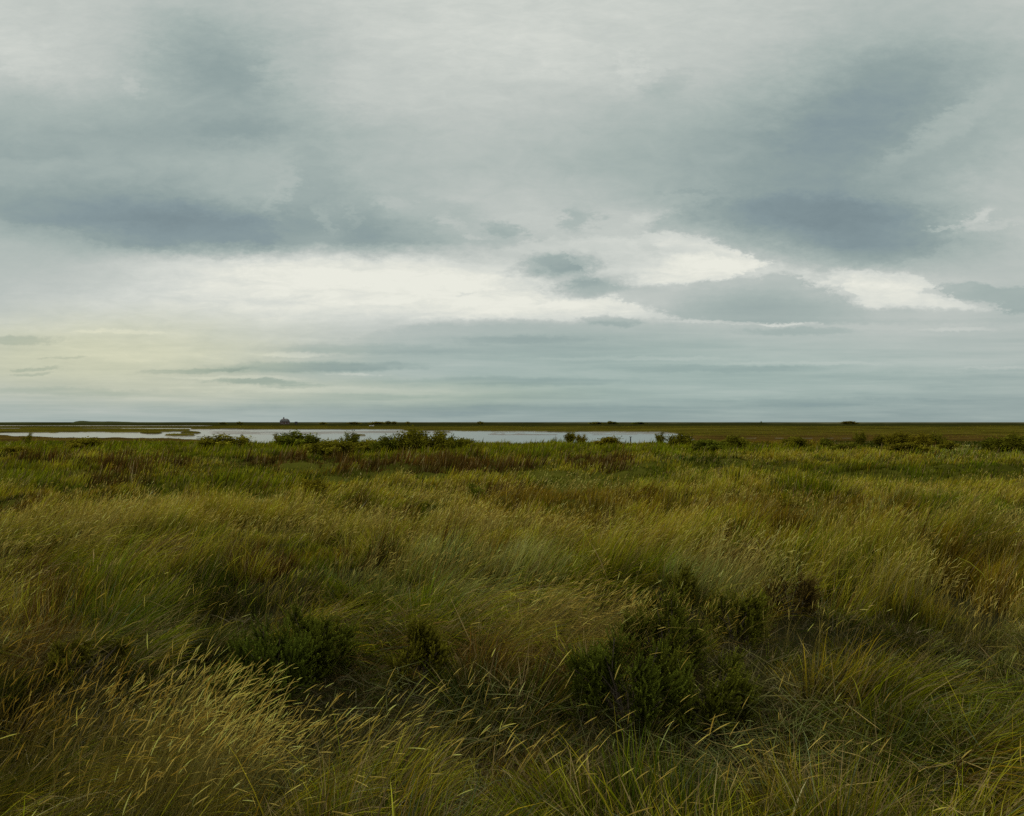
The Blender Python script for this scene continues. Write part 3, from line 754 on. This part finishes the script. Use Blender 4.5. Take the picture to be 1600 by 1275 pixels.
def thatch(g, n, y0, y1, p):
    x, y = scatter(n, y0, y1, p)
    z = terrain(x, y); w, px, pw = kinds_at(x, y)
    d = rs.rand(n) * 6.28; L = .12 + .28 * rs.rand(n)
    a0 = R(50) + rs.rand(n) * R(30); a1 = a0 + R(25) * rs.randn(n)
    t = rs.rand(n, 1)
    c = np.where(t < .45, np.array([[.10, .075, .025]]), np.where(t < .85, np.array([[.04, .05, .006]]), np.array([[.22, .19, .10]]))) * np.exp(rs.randn(n, 1) * .35)
    b = np.stack([x, y, z - .01 + .07 * rs.rand(n)], 1)
    g.add(blades(b, L, .004 + .003 * rs.rand(n), np.cos(d), np.sin(d), a0, a1, rs.rand(n) * 6.28, c * .8, c, 4))

def stalks(g, n, y0, y1, p, wk, K, boost=1.0):
    """flowering stems with seed heads, scattered where their kind grows"""
    x, y = scatter(n, y0, y1, p)
    w, px, pw = kinds_at(x, y)
    z = terrain(x, y)
    far_ = smooth(9, 16, y)
    pr = w[:, KI['gold']] ** (1.5 + .8 * far_) * .95 + w[:, KI['pale']] ** (1 + far_) * .30 + w[:, KI['brown']] * .20 * (1 - .5 * far_) + w[:, KI['green']] * .05 + .010
    pr = pr * np.where(y < 8.5, .16 + .35 * smooth(960, 860, pw), 1.0)
    pr = pr * (1 - .95 * np.clip(w[:, KI['red']] + w[:, KI['low']], 0, 1))
    cl = fbm(x / .8, y / .8, 101, 3)
    keep = (rs.rand(n) < pr * smooth(.32, .62, cl) * 1.6 * boost) & (z > -.15)
    for (sx, sy, sr) in SHRUB_SPOTS:
        keep &= (np.hypot(x - sx, y - sy) > sr * .9) | (rs.rand(n) < .06)
        front = (np.abs(x - sx * y / sy) < sr * .9) & (y < sy) & (y > sy - 1.1)
        keep &= ~front | (rs.rand(n) < .25)
    x, y, z = x[keep], y[keep], z[keep]
    stalk_mesh(g, x, y, z, wk, K, y0 < 9)

def stalk_patch(g, cx, cy, sx, sy, n, wk=.0005, K=6, warm=None, lean=0.0, tall=1.0, near=True, spread=.22):
    """a dense stand of flowering stems growing together"""
    x = cx + rs.randn(n) * sx; y = np.maximum(cy + rs.randn(n) * sy, 3.2)
    stalk_mesh(g, x, y, terrain(x, y), wk, K, near, warm, lean, tall, spread)

def stalk_mesh(g, x, y, z, wk, K, near, warm=None, lean=None, tall=1.0, spread=.45):
    n = len(x)
    if n == 0: return
    px = 800 + F * x / y
    hf = fbm(x / 1.6, y / 1.6, 81, 3)
    L = (0.62 + .38 * rs.rand(n)) * (.66 + .5 * smooth(.26, .66, hf)) * 1.12 * tall * (1 - .46 * smooth(12, 28, y))
    flow = 0.05 + (fbm(x / 2.6, y / 2.6, 91, 3) - .5) * 2.2 + rs.randn(n) * spread
    lod = fbm(x / 1.9, y / 1.9, 92, 3); lie = smooth(.50, .70, lod) * (1 - .7 * smooth(12, 30, y))
    if lean is not None:
        lie = lie * 0 + lean; flow = rs.randn(n) * spread + .05
    a0 = R(5) + R(16) * lie + np.abs(rs.randn(n)) * R(6)
    a1 = R(24) + R(34) * lie + rs.randn(n) * R(17) + R(40) * (rs.rand(n) < .10); a1 = np.clip(a1, R(-8), R(100))
    br = np.exp(rs.randn(n) * .25)[:, None]
    b = np.stack([x, y, z - .02], 1)
    sw = np.maximum(.0022, wk * y * .55)
    wm = rs.rand(n, 1) if warm is None else np.clip(warm + rs.randn(n, 1) * .2, 0, 1)
    ch = (np.array([[.82, .66, .17]]) * wm + np.array([[.42, .27, .035]]) * (1 - wm)) * br
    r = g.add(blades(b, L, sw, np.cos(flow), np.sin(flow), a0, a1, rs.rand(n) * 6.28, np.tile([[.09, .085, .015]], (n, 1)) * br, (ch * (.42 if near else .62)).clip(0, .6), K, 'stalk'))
    hl = .12 * (.4 + .8 * rs.rand(n))
    hw = np.maximum(.0048 * (.5 + .9 * rs.rand(n)), wk * y * .80)
    for q in (0, 1) if near else (0,):
        ph = rs.rand(n) * 6.28 if q == 0 else ph + math.pi / 2
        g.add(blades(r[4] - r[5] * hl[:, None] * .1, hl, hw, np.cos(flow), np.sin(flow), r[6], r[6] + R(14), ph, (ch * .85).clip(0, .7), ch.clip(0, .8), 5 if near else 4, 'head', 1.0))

# shrub placing first, so that the grass knows about them -------------------
g = Grass()
thatch(g, 90000, 3.0, 11.0, 1.0)
def litter(n, qx, qy, sx, sy, col):
    n = int(n * .7)
    yy_ = F * (H - .3) / (qy - HZ); x = (qx - 800) / F * yy_ + rs.randn(n) * sx; y = np.maximum(yy_ + rs.randn(n) * sy, 3.2)
    d = rs.rand(n) * 6.28; a0 = R(58) + rs.rand(n) * R(34)
    n = int(n)
    c = np.array([col]) * np.array([[.95, .85, .55]]) * np.exp(rs.randn(n, 1) * .45)
    b = np.stack([x, y, terrain(x, y) + .06 + .26 * rs.rand(n)], 1)
    g.add(blades(b, .18 + .34 * rs.rand(n), .0035 + .004 * rs.rand(n), np.cos(d), np.sin(d), a0, a0 + R(18) * rs.randn(n), rs.rand(n) * 6.28, c * .8, c, 4))
for (qx, qy, sx, sy, n_, c_) in [(1330, 1200, .55, .45, 1300, (.34, .28, .14)), (1280, 1130, .9, .4, 1000, (.16, .20, .09)), (1500, 1160, .5, .5, 700, (.13, .15, .03)), (1200, 1060, .6, .4, 500, (.20, .20, .10)),
        (760, 1000, .7, .5, 900, (.20, .13, .05)), (700, 1080, .7, .4, 500, (.16, .19, .10)), (150, 1000, .6, .5, 900, (.16, .15, .07)), (1480, 1030, .6, .5, 700, (.24, .21, .08)), (1150, 1180, .4, .4, 350, (.15, .19, .10)),
        (560, 1180, .8, .4, 500, (.17, .20, .09)), (900, 960, .8, .6, 700, (.30, .22, .09))]:
    litter(n_, qx, qy, sx, sy, c_)
zone(g, None, 250000, 3.0, 9.5, 1.3, .0062, 0, 6, cell=.55)
zone(g, None, 330000, 9.0, 30, 1.7, .0055, .00062, 5, cell=.70)
grass_near = g.build('grass', M_grass)
tag(grass_near, 'long wind-bent green and tawny marsh grass filling the foreground', kind='stuff')
g = Grass()
zone(g, None, 260000, 28, 112, 1.6, .015, .0008, 4, cell=1.6)
tag(g.build('marsh_grass', M_grass), 'rough grass and reddish rushes in the middle distance before the creek', kind='stuff')
g = Grass()
x_n = 60000
zone(g, None, x_n, 105, 620, 2.0, .05, .0007, 3, hscale=.55, cell=3.0)
tag(g.build('saltmarsh_grass', M_grass), 'short olive and rust saltmarsh growth on the banks of the creek', kind='stuff')
g = Grass()
stalks(g, 26000, 3.0, 9.5, 1.3, .00055, 6)
stalks(g, 95000, 9.0, 32, 1.7, .00055, 5)
stalks(g, 30000, 30, 90, 1.7, .00050, 4)
for (qx, qy, sx_, sy_, n_, wm_, ln_, tl_) in [
        (300, 1120, .38, .46, 480, .85, .50, 1.0), (368, 1165, .22, .55, 330, .9, .22, .95), (250, 1090, .30, .25, 100, .6, .6, 1.0), (20, 1000, .16, .7, 170, .0, .1, .9), (30, 1120, .18, .4, 90, .0, .1, .9),
        (150, 1230, .40, .25, 170, .15, .10, 1.1), (300, 1255, .35, .22, 130, .25, .15, 1.05), (60, 1180, .30, .35, 90, .1, .2, 1.1),
        (620, 1180, .50, .35, 65, .7, .6, .9), (480, 1180, .35, .35, 80, .8, .5, .9), (720, 1240, .40, .25, 45, .6, .5, .9), (1020, 1170, .35, .30, 22, .7, .6, .85), (1180, 1220, .40, .30, 22, .6, .7, .85)]:
    yy_ = F * (H - .62) / (qy - HZ); stalk_patch(g, (qx - 800) / F * yy_ - .22, yy_, sx_, sy_, n_, .0005, 6, wm_, ln_, tl_)
for (qx, qy, sx_, sy_, n_, wm_, ln_) in [(1130, 875, .55, .5, 420, 1.0, .3), (850, 950, .8, .5, 240, .35, .9), (1000, 800, 1.6, .9, 420, .8, .5), (700, 795, .8, .9, 260, .8, .3), (1390, 880, .5, .5, 260, .8, .5),
        (230, 800, 2.4, 1.2, 700, .6, .5), (520, 800, 1.6, 1.2, 500, .75, .5), (60, 835, 1.0, .8, 350, .8, .4), (640, 750, 2.5, 2.0, 400, .7, .4), (880, 733, 1.2, 1.5, 250, 1.0, .3), (1280, 706, 8, 2.5, 700, .5, .3)]:
    yy_ = F * (H - .62) / (qy - HZ); stalk_patch(g, (qx - 800) / F * yy_, yy_, sx_, sy_ * 1.5, n_, .00055, 5, wm_, ln_, 1.0, False, .3)
tag(g.build('seed_head_grass', M_straw), 'pale gold flowering grass stems with narrow seed heads leaning right', kind='stuff')

# ------------------------------------------------------------------ shrubs
def rand_dir(n, up=0.0):
    v = rs.randn(n, 3); v[:, 2] = v[:, 2] + up
    return v / np.linalg.norm(v, axis=1, keepdims=True)

def make_near_shrub(px, py, rad, h, ns, label, i):
    h *= 1.04
    x0, y0 = near_xy(px, py); z0 = float(terrain(np.array([x0]), np.array([y0]))[0]) - .04
    root = empty('marsh_shrub', (x0, y0, z0))
    # clumps of shoots on the ends of branches
    nb = max(9, ns // 12)
    th = rs.rand(nb) * 6.28; rr = np.sqrt(rs.rand(nb)) * rad
    tips = np.stack([np.cos(th) * rr, np.sin(th) * rr, h * (.25 + .62 * np.sqrt(np.clip(1 - (rr / rad) ** 2 * .8, 0, 1)) * (.40 + .62 * rs.rand(nb)))], 1)
    mb = MB()
    for t in tips:
        mid = Vector(t) * .5 + Vector((rs.randn() * .05, rs.randn() * .05, .02))
        mb.tube([(0.3 * t[0] * rs.rand(), .3 * t[1] * rs.rand(), 0), mid, Vector(t)], [.010, .007, .004], 5)
    shoots_b = []; shoots_d = []; shoots_l = []
    for t in tips:
        m = max(20, int(ns / nb * 4.6))
        out = np.array([t[0], t[1], .0]) / rad
        d = rand_dir(m, 1.1) + out * 1.0 + rs.randn(1, 3) * np.array([[.4, .4, .1]]) + np.array([[.25, 0, 0]]); d /= np.linalg.norm(d, axis=1, keepdims=True)
        back = rs.rand(m, 1) * .12
        b = t[None] * (1 - back) - np.array([[0, 0, 1]]) * rs.rand(m, 1) ** 1.8 * h * .50 + rs.randn(m, 3) * .034
        shoots_b.append(b); shoots_d.append(d); shoots_l.append((.10 + .13 * rs.rand(m)) * (h / .75) ** .5)
    b = np.vstack(shoots_b); d = np.vstack(shoots_d); l = np.concatenate(shoots_l)
    b[:, 2] = np.maximum(b[:, 2], .04)
    m = len(l); LV = 40
    # leaves: narrow, up-pointing, spiralling round each curved shoot
    t = (np.arange(LV) + .5) / LV
    up = np.array([0, 0, 1.0])
    dd = d[:, None, :] * (1 - .45 * t[None, :, None]) + up * (.45 * t)[None, :, None]
    P = b[:, None, :] + np.cumsum(dd / LV, 1) * l[:, None, None]
    side = np.cross(d, rs.randn(m, 3)); side /= np.linalg.norm(side, axis=1, keepdims=True)
    oth = np.cross(d, side)
    ph = t[None] * 60 + rs.rand(m, 1) * 6.28
    s = side[:, None] * np.cos(ph)[..., None] + oth[:, None] * np.sin(ph)[..., None]
    ld = s * .75 + dd * .9; ld /= np.linalg.norm(ld, axis=2, keepdims=True)
    ll = (.022 * (1 - .45 * t)[None] * (.7 + .6 * rs.rand(m, LV)))[..., None]
    wv_ = np.cross(ld, s + rs.randn(m, LV, 3) * .4); wv_ /= np.linalg.norm(wv_, axis=2, keepdims=True)
    ww = .0036
    A = P - wv_ * ww; B = P + wv_ * ww; Cc = P + ld * ll * .6 + wv_ * ww * 1.1; D = P + ld * ll; E = P + ld * ll * .6 - wv_ * ww * 1.1
    V = np.stack([A, B, Cc, D, E], 2).reshape(-1, 3)
    k = np.arange(m * LV)[:, None] * 5
    F5 = k + np.array([[0, 1, 2, 3, 4]])
    base = np.array([.042, .054, .006]) if i != 9 else np.array([.045, .040, .010])
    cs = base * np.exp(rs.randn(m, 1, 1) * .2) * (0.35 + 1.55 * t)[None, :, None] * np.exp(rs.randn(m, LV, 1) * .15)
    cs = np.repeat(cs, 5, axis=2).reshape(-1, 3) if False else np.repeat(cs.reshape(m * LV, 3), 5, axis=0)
    mb.build('stem', M_bark, root)
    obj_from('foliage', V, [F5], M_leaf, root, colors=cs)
    tag(root, label, 'bush', 'bushes in the foreground grass')
for i, s_ in enumerate(NEAR_SHRUBS):
    make_near_shrub(*s_[:5], s_[5], i)

# bushes of the far band: four kinds of mesh, each copy scaled
def make_bush_mesh(kind):
    """unit bush: about 1 wide (radius .5..), 1 high"""
    nb = {0: 16, 1: 9, 2: 26, 3: 6}[kind]
    th = rs.rand(nb) * 6.28; rr = rs.rand(nb) ** .7 * {0: .44, 1: .38, 2: .50, 3: .30}[kind]
    hh = {0: .8, 1: .85, 2: .75, 3: .9}[kind]
    tips = np.stack([np.cos(th) * rr, np.sin(th) * rr, hh * np.sqrt(np.clip(1 - (rr / .55) ** 2, .08, 1)) * (.50 + .58 * rs.rand(nb))], 1)
    mb = MB()
    for t in tips: mb.tube([(t[0] * .2, t[1] * .2, 0), Vector(t) * .55 + Vector((0, 0, .03)), Vector(t)], [.014, .009, .004], 4)
    Vs = []; Cs = []
    for t in tips:
        m = 260
        f = rs.rand(m, 1) ** .6
        c = t[None] * f + rs.randn(m, 3) * np.array([[.062, .062, .07]])
        c[:, 2] = np.maximum(c[:, 2], .02)
        d = rand_dir(m, 1.1) + np.array([[t[0], t[1], 0]]) * 1.2
        d /= np.linalg.norm(d, axis=1, keepdims=True)
        s = np.cross(d, rs.randn(m, 3)); s /= np.linalg.norm(s, axis=1, keepdims=True)
        L = (.05 + .06 * rs.rand(m, 1)); w = .015 + .010 * rs.rand(m, 1)
        Vs.append(np.stack([c, c + d * L * .5 + s * w, c + d * L, c + d * L * .5 - s * w], 1).reshape(-1, 3))
        tone = np.exp(rs.randn(1, 1) * .22)
        cc = np.array([[.092, .104, .009]]) * tone * np.exp(rs.randn(m, 1) * .25)
        Cs.append(np.repeat(cc, 4, 0))
    V = np.vstack(Vs); Cc = np.vstack(Cs)
    return mb, V, Cc
BUSH = []
def place_bush(px, top, base, hw, kind, label, group='bushes along the edge of the creek'):
    x, y = spot(px, base, 0.05)
    h = max(.35, (base - top) / F * y); w = hw * 2 / F * y
    k_ = .85 if (px > 1100 and y < 200) else 1.0
    h *= 1.22 * k_; w *= 1.6 * k_
    root = empty('creek_bush', (x, y, 0.0), rs.rand() * 6.28)
    root.scale = (w, w, h)
    if kind not in protos:
        mb, V, Cc = make_bush_mesh(kind)
        s = mb.build('stem', M_bark, root)
        q = np.arange(len(V)).reshape(-1, 4)
        f = obj_from('foliage', V, [q], M_leaf, root, colors=Cc)
        protos[kind] = (s, f)
    else:
        for o in protos[kind]:
            c = o.copy(); C.objects.link(c); c.parent = root
    tag(root, label, 'bush', group)
protos = {}
CREEK = [
    (43, 678, 697, 7, 3, 'small spiky bush near the left edge, breaking the far bank line'),
    (28, 696, 713, 20, 2, 'dark rounded bush low in the green band at the far left'),
    (132, 683, 703, 22, 2, 'low wide bush in the green band under the dark dune ridge'),
    (352, 680, 702, 30, 0, 'broad olive bush at the left end of the open water'),
    (382, 681, 697, 6, 3, 'thin upright sprig just right of the broad olive bush by the water'),
    (436, 680, 697, 9, 3, 'sparse leggy bush with gaps, standing below the distant house'),
    (466, 675, 701, 24, 0, 'dark rounded bush against the water, just right of below the house'),
    (486, 682, 701, 12, 1, 'dark shoulder bush joined to the rounded bush below the house'),
    (515, 686, 712, 26, 2, 'wide low olive bush between the house and the tallest bush'),
    (548, 676, 703, 12, 1, 'narrow twiggy bush rising alone against the bright water'),
    (578, 686, 706, 22, 2, 'low green bush left of the tallest bush, tops level with the water edge'),
    (608, 682, 708, 20, 0, 'sloping bush leaning into the left side of the tallest bush'),
    (641, 671, 708, 22, 0, 'tallest bush of the creek edge, dark against the pale water'),
    (664, 677, 706, 11, 1, 'slim bush in the notch right of the tallest bush'),
    (684, 675, 708, 17, 0, 'second tallest bush of the creek edge, with a pointed twiggy top'),
    (703, 681, 706, 12, 1, 'bush on the falling right shoulder of the second tallest bush'),
    (722, 683, 704, 14, 2, 'last low bush at the right end of the tall cluster'),
    (890, 675, 694, 9, 1, 'twin-topped dark bush on the water edge right of centre'),
    (907, 679, 695, 8, 1, 'small bush touching the twin-topped bush on its right'),
    (952, 681, 698, 16, 2, 'low bush on the water edge where the creek begins to narrow'),
    (1033, 677, 696, 9, 3, 'spiky bush near the right end of the creek'),
    (1062, 677, 699, 16, 0, 'bush covering the right tip of the creek'),
    (1108, 682, 706, 24, 2, 'wide dull bush just right of the end of the water'),
    (1150, 677, 702, 22, 0, 'dark domed bush standing alone on the brown marsh right of the creek'),
    (1240, 678, 700, 18, 2, 'brownish low bush between two slivers of pale water'),
    (1292, 682, 700, 12, 1, 'green bush in front of the last sliver of pale water'),
    (1322, 689, 705, 20, 2, 'dark bush lying low in front of the right-hand thicket'),
    (1345, 672, 695, 10, 1, 'reddish upright bush at the left end of the right-hand thicket'),
    (1373, 676, 697, 12, 1, 'reddish bush second from the left in the right-hand thicket'),
    (1403, 672, 698, 17, 0, 'tallest rounded bush of the right-hand thicket'),
    (1418, 687, 708, 24, 2, 'darkest low bush in front of the tallest bush of the right-hand thicket'),
    (1437, 674, 700, 17, 0, 'rounded bush right of the tallest one in the thicket'),
    (1463, 674, 697, 12, 1, 'olive bush ending the right-hand thicket'),
    (1480, 684, 702, 12, 2, 'small dark green bush at the foot of the thicket on its right'),
    (1543, 680, 704, 14, 1, 'green bush between the thicket and the right edge'),
    (1577, 674, 708, 28, 0, 'large dark bush at the right edge of the creek side'),
]
for b_ in CREEK: place_bush(*b_)
MID = [
    (492, 748, 776, 20, 1, 'dark green bush alone in the yellow grass of the left middle ground'),
    (746, 758, 790, 16, 3, 'reddish twiggy bush standing in tawny grass near the middle'),
    (1236, 772, 802, 20, 1, 'dark green bush in brown grass right of the middle'),
    (1098, 800, 836, 16, 3, 'small leafy bush in the tawny grass below the domed bush'),
    (1545, 838, 868, 18, 3, 'small dark bush in brown grass near the right edge'),
]
for b_ in MID: place_bush(*b_, group='bushes scattered in the middle ground')

# ------------------------------------------------------------------ far things
def far_pos(px, d): return ((px - 800) / F * d, d)
M_brick = plain_material('old_brick', (.075, .042, .034), (.11, .068, .055), 2.0, .9, .2, .2)
M_slate = plain_material('slate', (.075, .078, .078), (.12, .12, .115), 1.5, .7, .3, .1)
M_glass, N = mat_new('window_glass')
p = N.n('ShaderNodeBsdfPrincipled'); p.inputs['Base Color'].default_value = (.02, .025, .03, 1); p.inputs['Roughness'].default_value = .08
o = N.n('ShaderNodeOutputMaterial'); N.t.links.new(p.outputs[0], o.inputs[0])
M_white = plain_material('white_paint', (.72, .73, .70), (.80, .80, .78), 4, .5, .4)
M_wood = plain_material('weathered_wood', (.09, .075, .06), (.16, .14, .115), 6, .85, .2, .3)
M_tar = plain_material('tarred_boards', (.018, .018, .018), (.04, .038, .035), 4, .8, .2, .2)

# house: hipped slate roof with a long ridge, brick walls, chimney left of the middle
D_ = 900.0
hx, hy = far_pos(445, D_)
hz = 0.0
house = empty('marsh_house', (hx, hy, hz), R(-14))
tag(house, 'small old brick house with a hipped slate roof and chimney alone on the horizon', 'house')
w_, dp, eh, rh = 8.8, 6.0, 3.4, 6.6
mb = MB(); mb.box(-w_ / 2, w_ / 2, -dp / 2, dp / 2, -.3, eh); mb.build('wall', M_brick, house)
ov = .35
mb = MB()
e = [(-w_ / 2 - ov, -dp / 2 - ov, eh), (w_ / 2 + ov, -dp / 2 - ov, eh), (w_ / 2 + ov, dp / 2 + ov, eh), (-w_ / 2 - ov, dp / 2 + ov, eh)]
mk = [(-w_ / 2 + .5, -dp / 2 + 1.0, eh + 2.1), (w_ / 2 - .5, -dp / 2 + 1.0, eh + 2.1), (w_ / 2 - .5, dp / 2 - 1.0, eh + 2.1), (-w_ / 2 + .5, dp / 2 - 1.0, eh + 2.1)]
rd = [(-w_ / 2 + 1.4, 0, rh), (w_ / 2 - 1.6, 0, rh)]
mb.add(e + mk + rd, [(0, 1, 5, 4), (1, 2, 6, 5), (2, 3, 7, 6), (3, 0, 4, 7), (4, 5, 9, 8), (6, 7, 8, 9), (5, 6, 9), (7, 4, 8), (3, 2, 1, 0)])
rf = mb.build('roof', M_slate, house)
mb = MB(); mb.box(-1.75, -.85, -.45, .45, eh + 1.5, 7.9); mb.box(-1.85, -.75, -.55, .55, 7.9, 8.15)
mb.build('chimney', M_brick, rf)
for wx_ in (-2.9, -.9, 2.6):
    mb = MB(); mb.box(wx_ - .5, wx_ + .5, -dp / 2 - .03, -dp / 2 + .1, 1.0, 2.3)
    f_ = mb.build('window', M_white, house)
    mb = MB(); mb.box(wx_ - .42, wx_ - .03, -dp / 2 - .05, -dp / 2, 1.08, 2.22); mb.box(wx_ + .03, wx_ + .42, -dp / 2 - .05, -dp / 2, 1.08, 2.22); mb.build('pane', M_glass, f_)
mb = MB(); mb.box(w_ / 2 - .1, w_ / 2 + .03, -1.3, .2, 1.0, 2.4); f_ = mb.build('window', M_white, house)
mb = MB(); mb.box(w_ / 2, w_ / 2 + .05, -1.2, .1, 1.1, 2.3); mb.build('pane', M_glass, f_)
mb = MB(); mb.box(.5, 1.4, -dp / 2 - .03, -dp / 2 + .1, 0, 2.05); dr = mb.build('door', M_wood, house)
mb = MB(); mb.box(.58, .66, -dp / 2 - .09, -dp / 2 - .03, .95, 1.1); mb.build('handle', M_glass, dr)
# shed
x, y = far_pos(462.7, 905)
sh = empty('shed', (x, y, 0), R(10))
mb = MB(); mb.box(-1.3, 1.3, -1.1, 1.1, -.2, 2.1); mb.build('wall', M_tar, sh)
mb = MB(); mb.add([(-1.5, -1.3, 2.1), (1.5, -1.3, 2.1), (1.5, 1.3, 2.1), (-1.5, 1.3, 2.1), (-1.5, 0, 3.2), (1.5, 0, 3.2)], [(0, 1, 5, 4), (2, 3, 4, 5), (0, 4, 3), (1, 2, 5), (3, 2, 1, 0)])
mb.build('roof', M_tar, sh)
mb = MB(); mb.box(-.4, .4, -1.15, -1.05, 0, 1.8); mb.build('door', M_wood, sh)
tag(sh, 'small dark shed on the marsh just right of the distant house', 'shed')
# boat
x, y = far_pos(580.5, 505)
bt = empty('boat', (x, y, .05), R(6))
mb = MB(); st = []
for i in range(9):
    t = i / 8; xx = -1.5 + 3.0 * t; bw = .62 * math.sin(math.pi * min(1, .28 + t * .72)) ** .7 if t < 1 else .02
    sheer = .50 + .12 * (2 * t - 1) ** 2 + .06 * t
    st.append([(xx, -bw, sheer), (xx, -bw * .75, .16), (xx, 0, .04 + .1 * max(0, t - .8)), (xx, bw * .75, .16), (xx, bw, sheer)])
vs = [v for r_ in st for v in r_]; fs = []
for i in range(8):
    for k in range(4): a = i * 5 + k; fs.append((a, a + 1, a + 6, a + 5))
fs.append((0, 1, 2, 3, 4)); mb.add(vs, fs); hull = mb.build('hull', M_white, bt)
so = hull.modifiers.new('thick', 'SOLIDIFY'); so.thickness = .04
mb = MB(); mb.box(-.55, -.3, -.52, .52, .38, .42); mb.build('seat', M_wood, bt)
mb = MB(); mb.box(.35, .6, -.5, .5, .38, .42); mb.build('seat', M_wood, bt)
mb = MB(); mb.box(.62, 1.2, -.34, .34, .52, .60); mb.build('foredeck', M_white, bt)
tag(bt, 'small white boat drawn up on the marsh beyond the creek', 'boat')
# post on the near bank
x, y = spot(985, 691.5, 0)
po = empty('post', (x, y, 0)); mb = MB(); mb.tube([(0, 0, -.2), (.02, 0, .5), (.03, 0, .72)], [.08, .07, .065], 7); mb.build('shaft', M_tar, po)
mb = MB(); mb.box(-.13, .17, -.12, .12, .72, .78); mb.build('cap', M_tar, po)
tag(po, 'short dark post on the water edge right of centre', 'post')

# dark scrub on the skyline
FARB = [
    (1327, 657.8, 9, 980, 2, 'dark flat-topped clump of scrub alone on the skyline at the right'),
    (953.5, 657.9, 4, 1000, 0, 'darkest knot of scrub on the skyline right of centre'),
    (960.5, 658.8, 4, 1000, 2, 'smaller scrub clump just right of the darkest knot on the skyline'),
    (930, 659.0, 8, 1000, 2, 'faint low scrub left of the darkest knot on the skyline'),
    (997, 659.2, 9, 1000, 2, 'long low scrub right of the darkest knot on the skyline'),
    (553, 659.0, 7, 960, 2, 'low scrub on the skyline above and left of the white boat'),
    (590, 658.6, 9, 960, 2, 'wide scrub clump on the skyline above the white boat'),
    (606.5, 658.0, 4, 960, 0, 'pointed scrub clump on the skyline right of the white boat'),
    (616, 658.5, 4, 960, 0, 'last scrub clump of the group right of the white boat'),
    (637, 658.8, 3, 960, 0, 'single tiny scrub tuft on the skyline above the tallest bush'),
    (751, 658.6, 4, 960, 0, 'tiny lone scrub tuft on the skyline near the middle'),
    (505, 659.2, 4, 960, 2, 'low scrub on the skyline right of the dark shed'),
    (375, 659.0, 4, 960, 0, 'tiny scrub tuft on the skyline left of the house'),
    (348, 659.2, 4, 960, 2, 'low scrub on the skyline right of the dune ridge'),
    (1189, 658.6, 1.5, 960, 3, 'single spike of scrub on the flat right skyline'),
]
M_leaf_far = M_leaf
for (px, top, hw, d, kind, lab) in FARB:
    base = HZ + F * H / d
    place_bush(px, top, base, hw, kind, lab, 'scrub on the skyline')
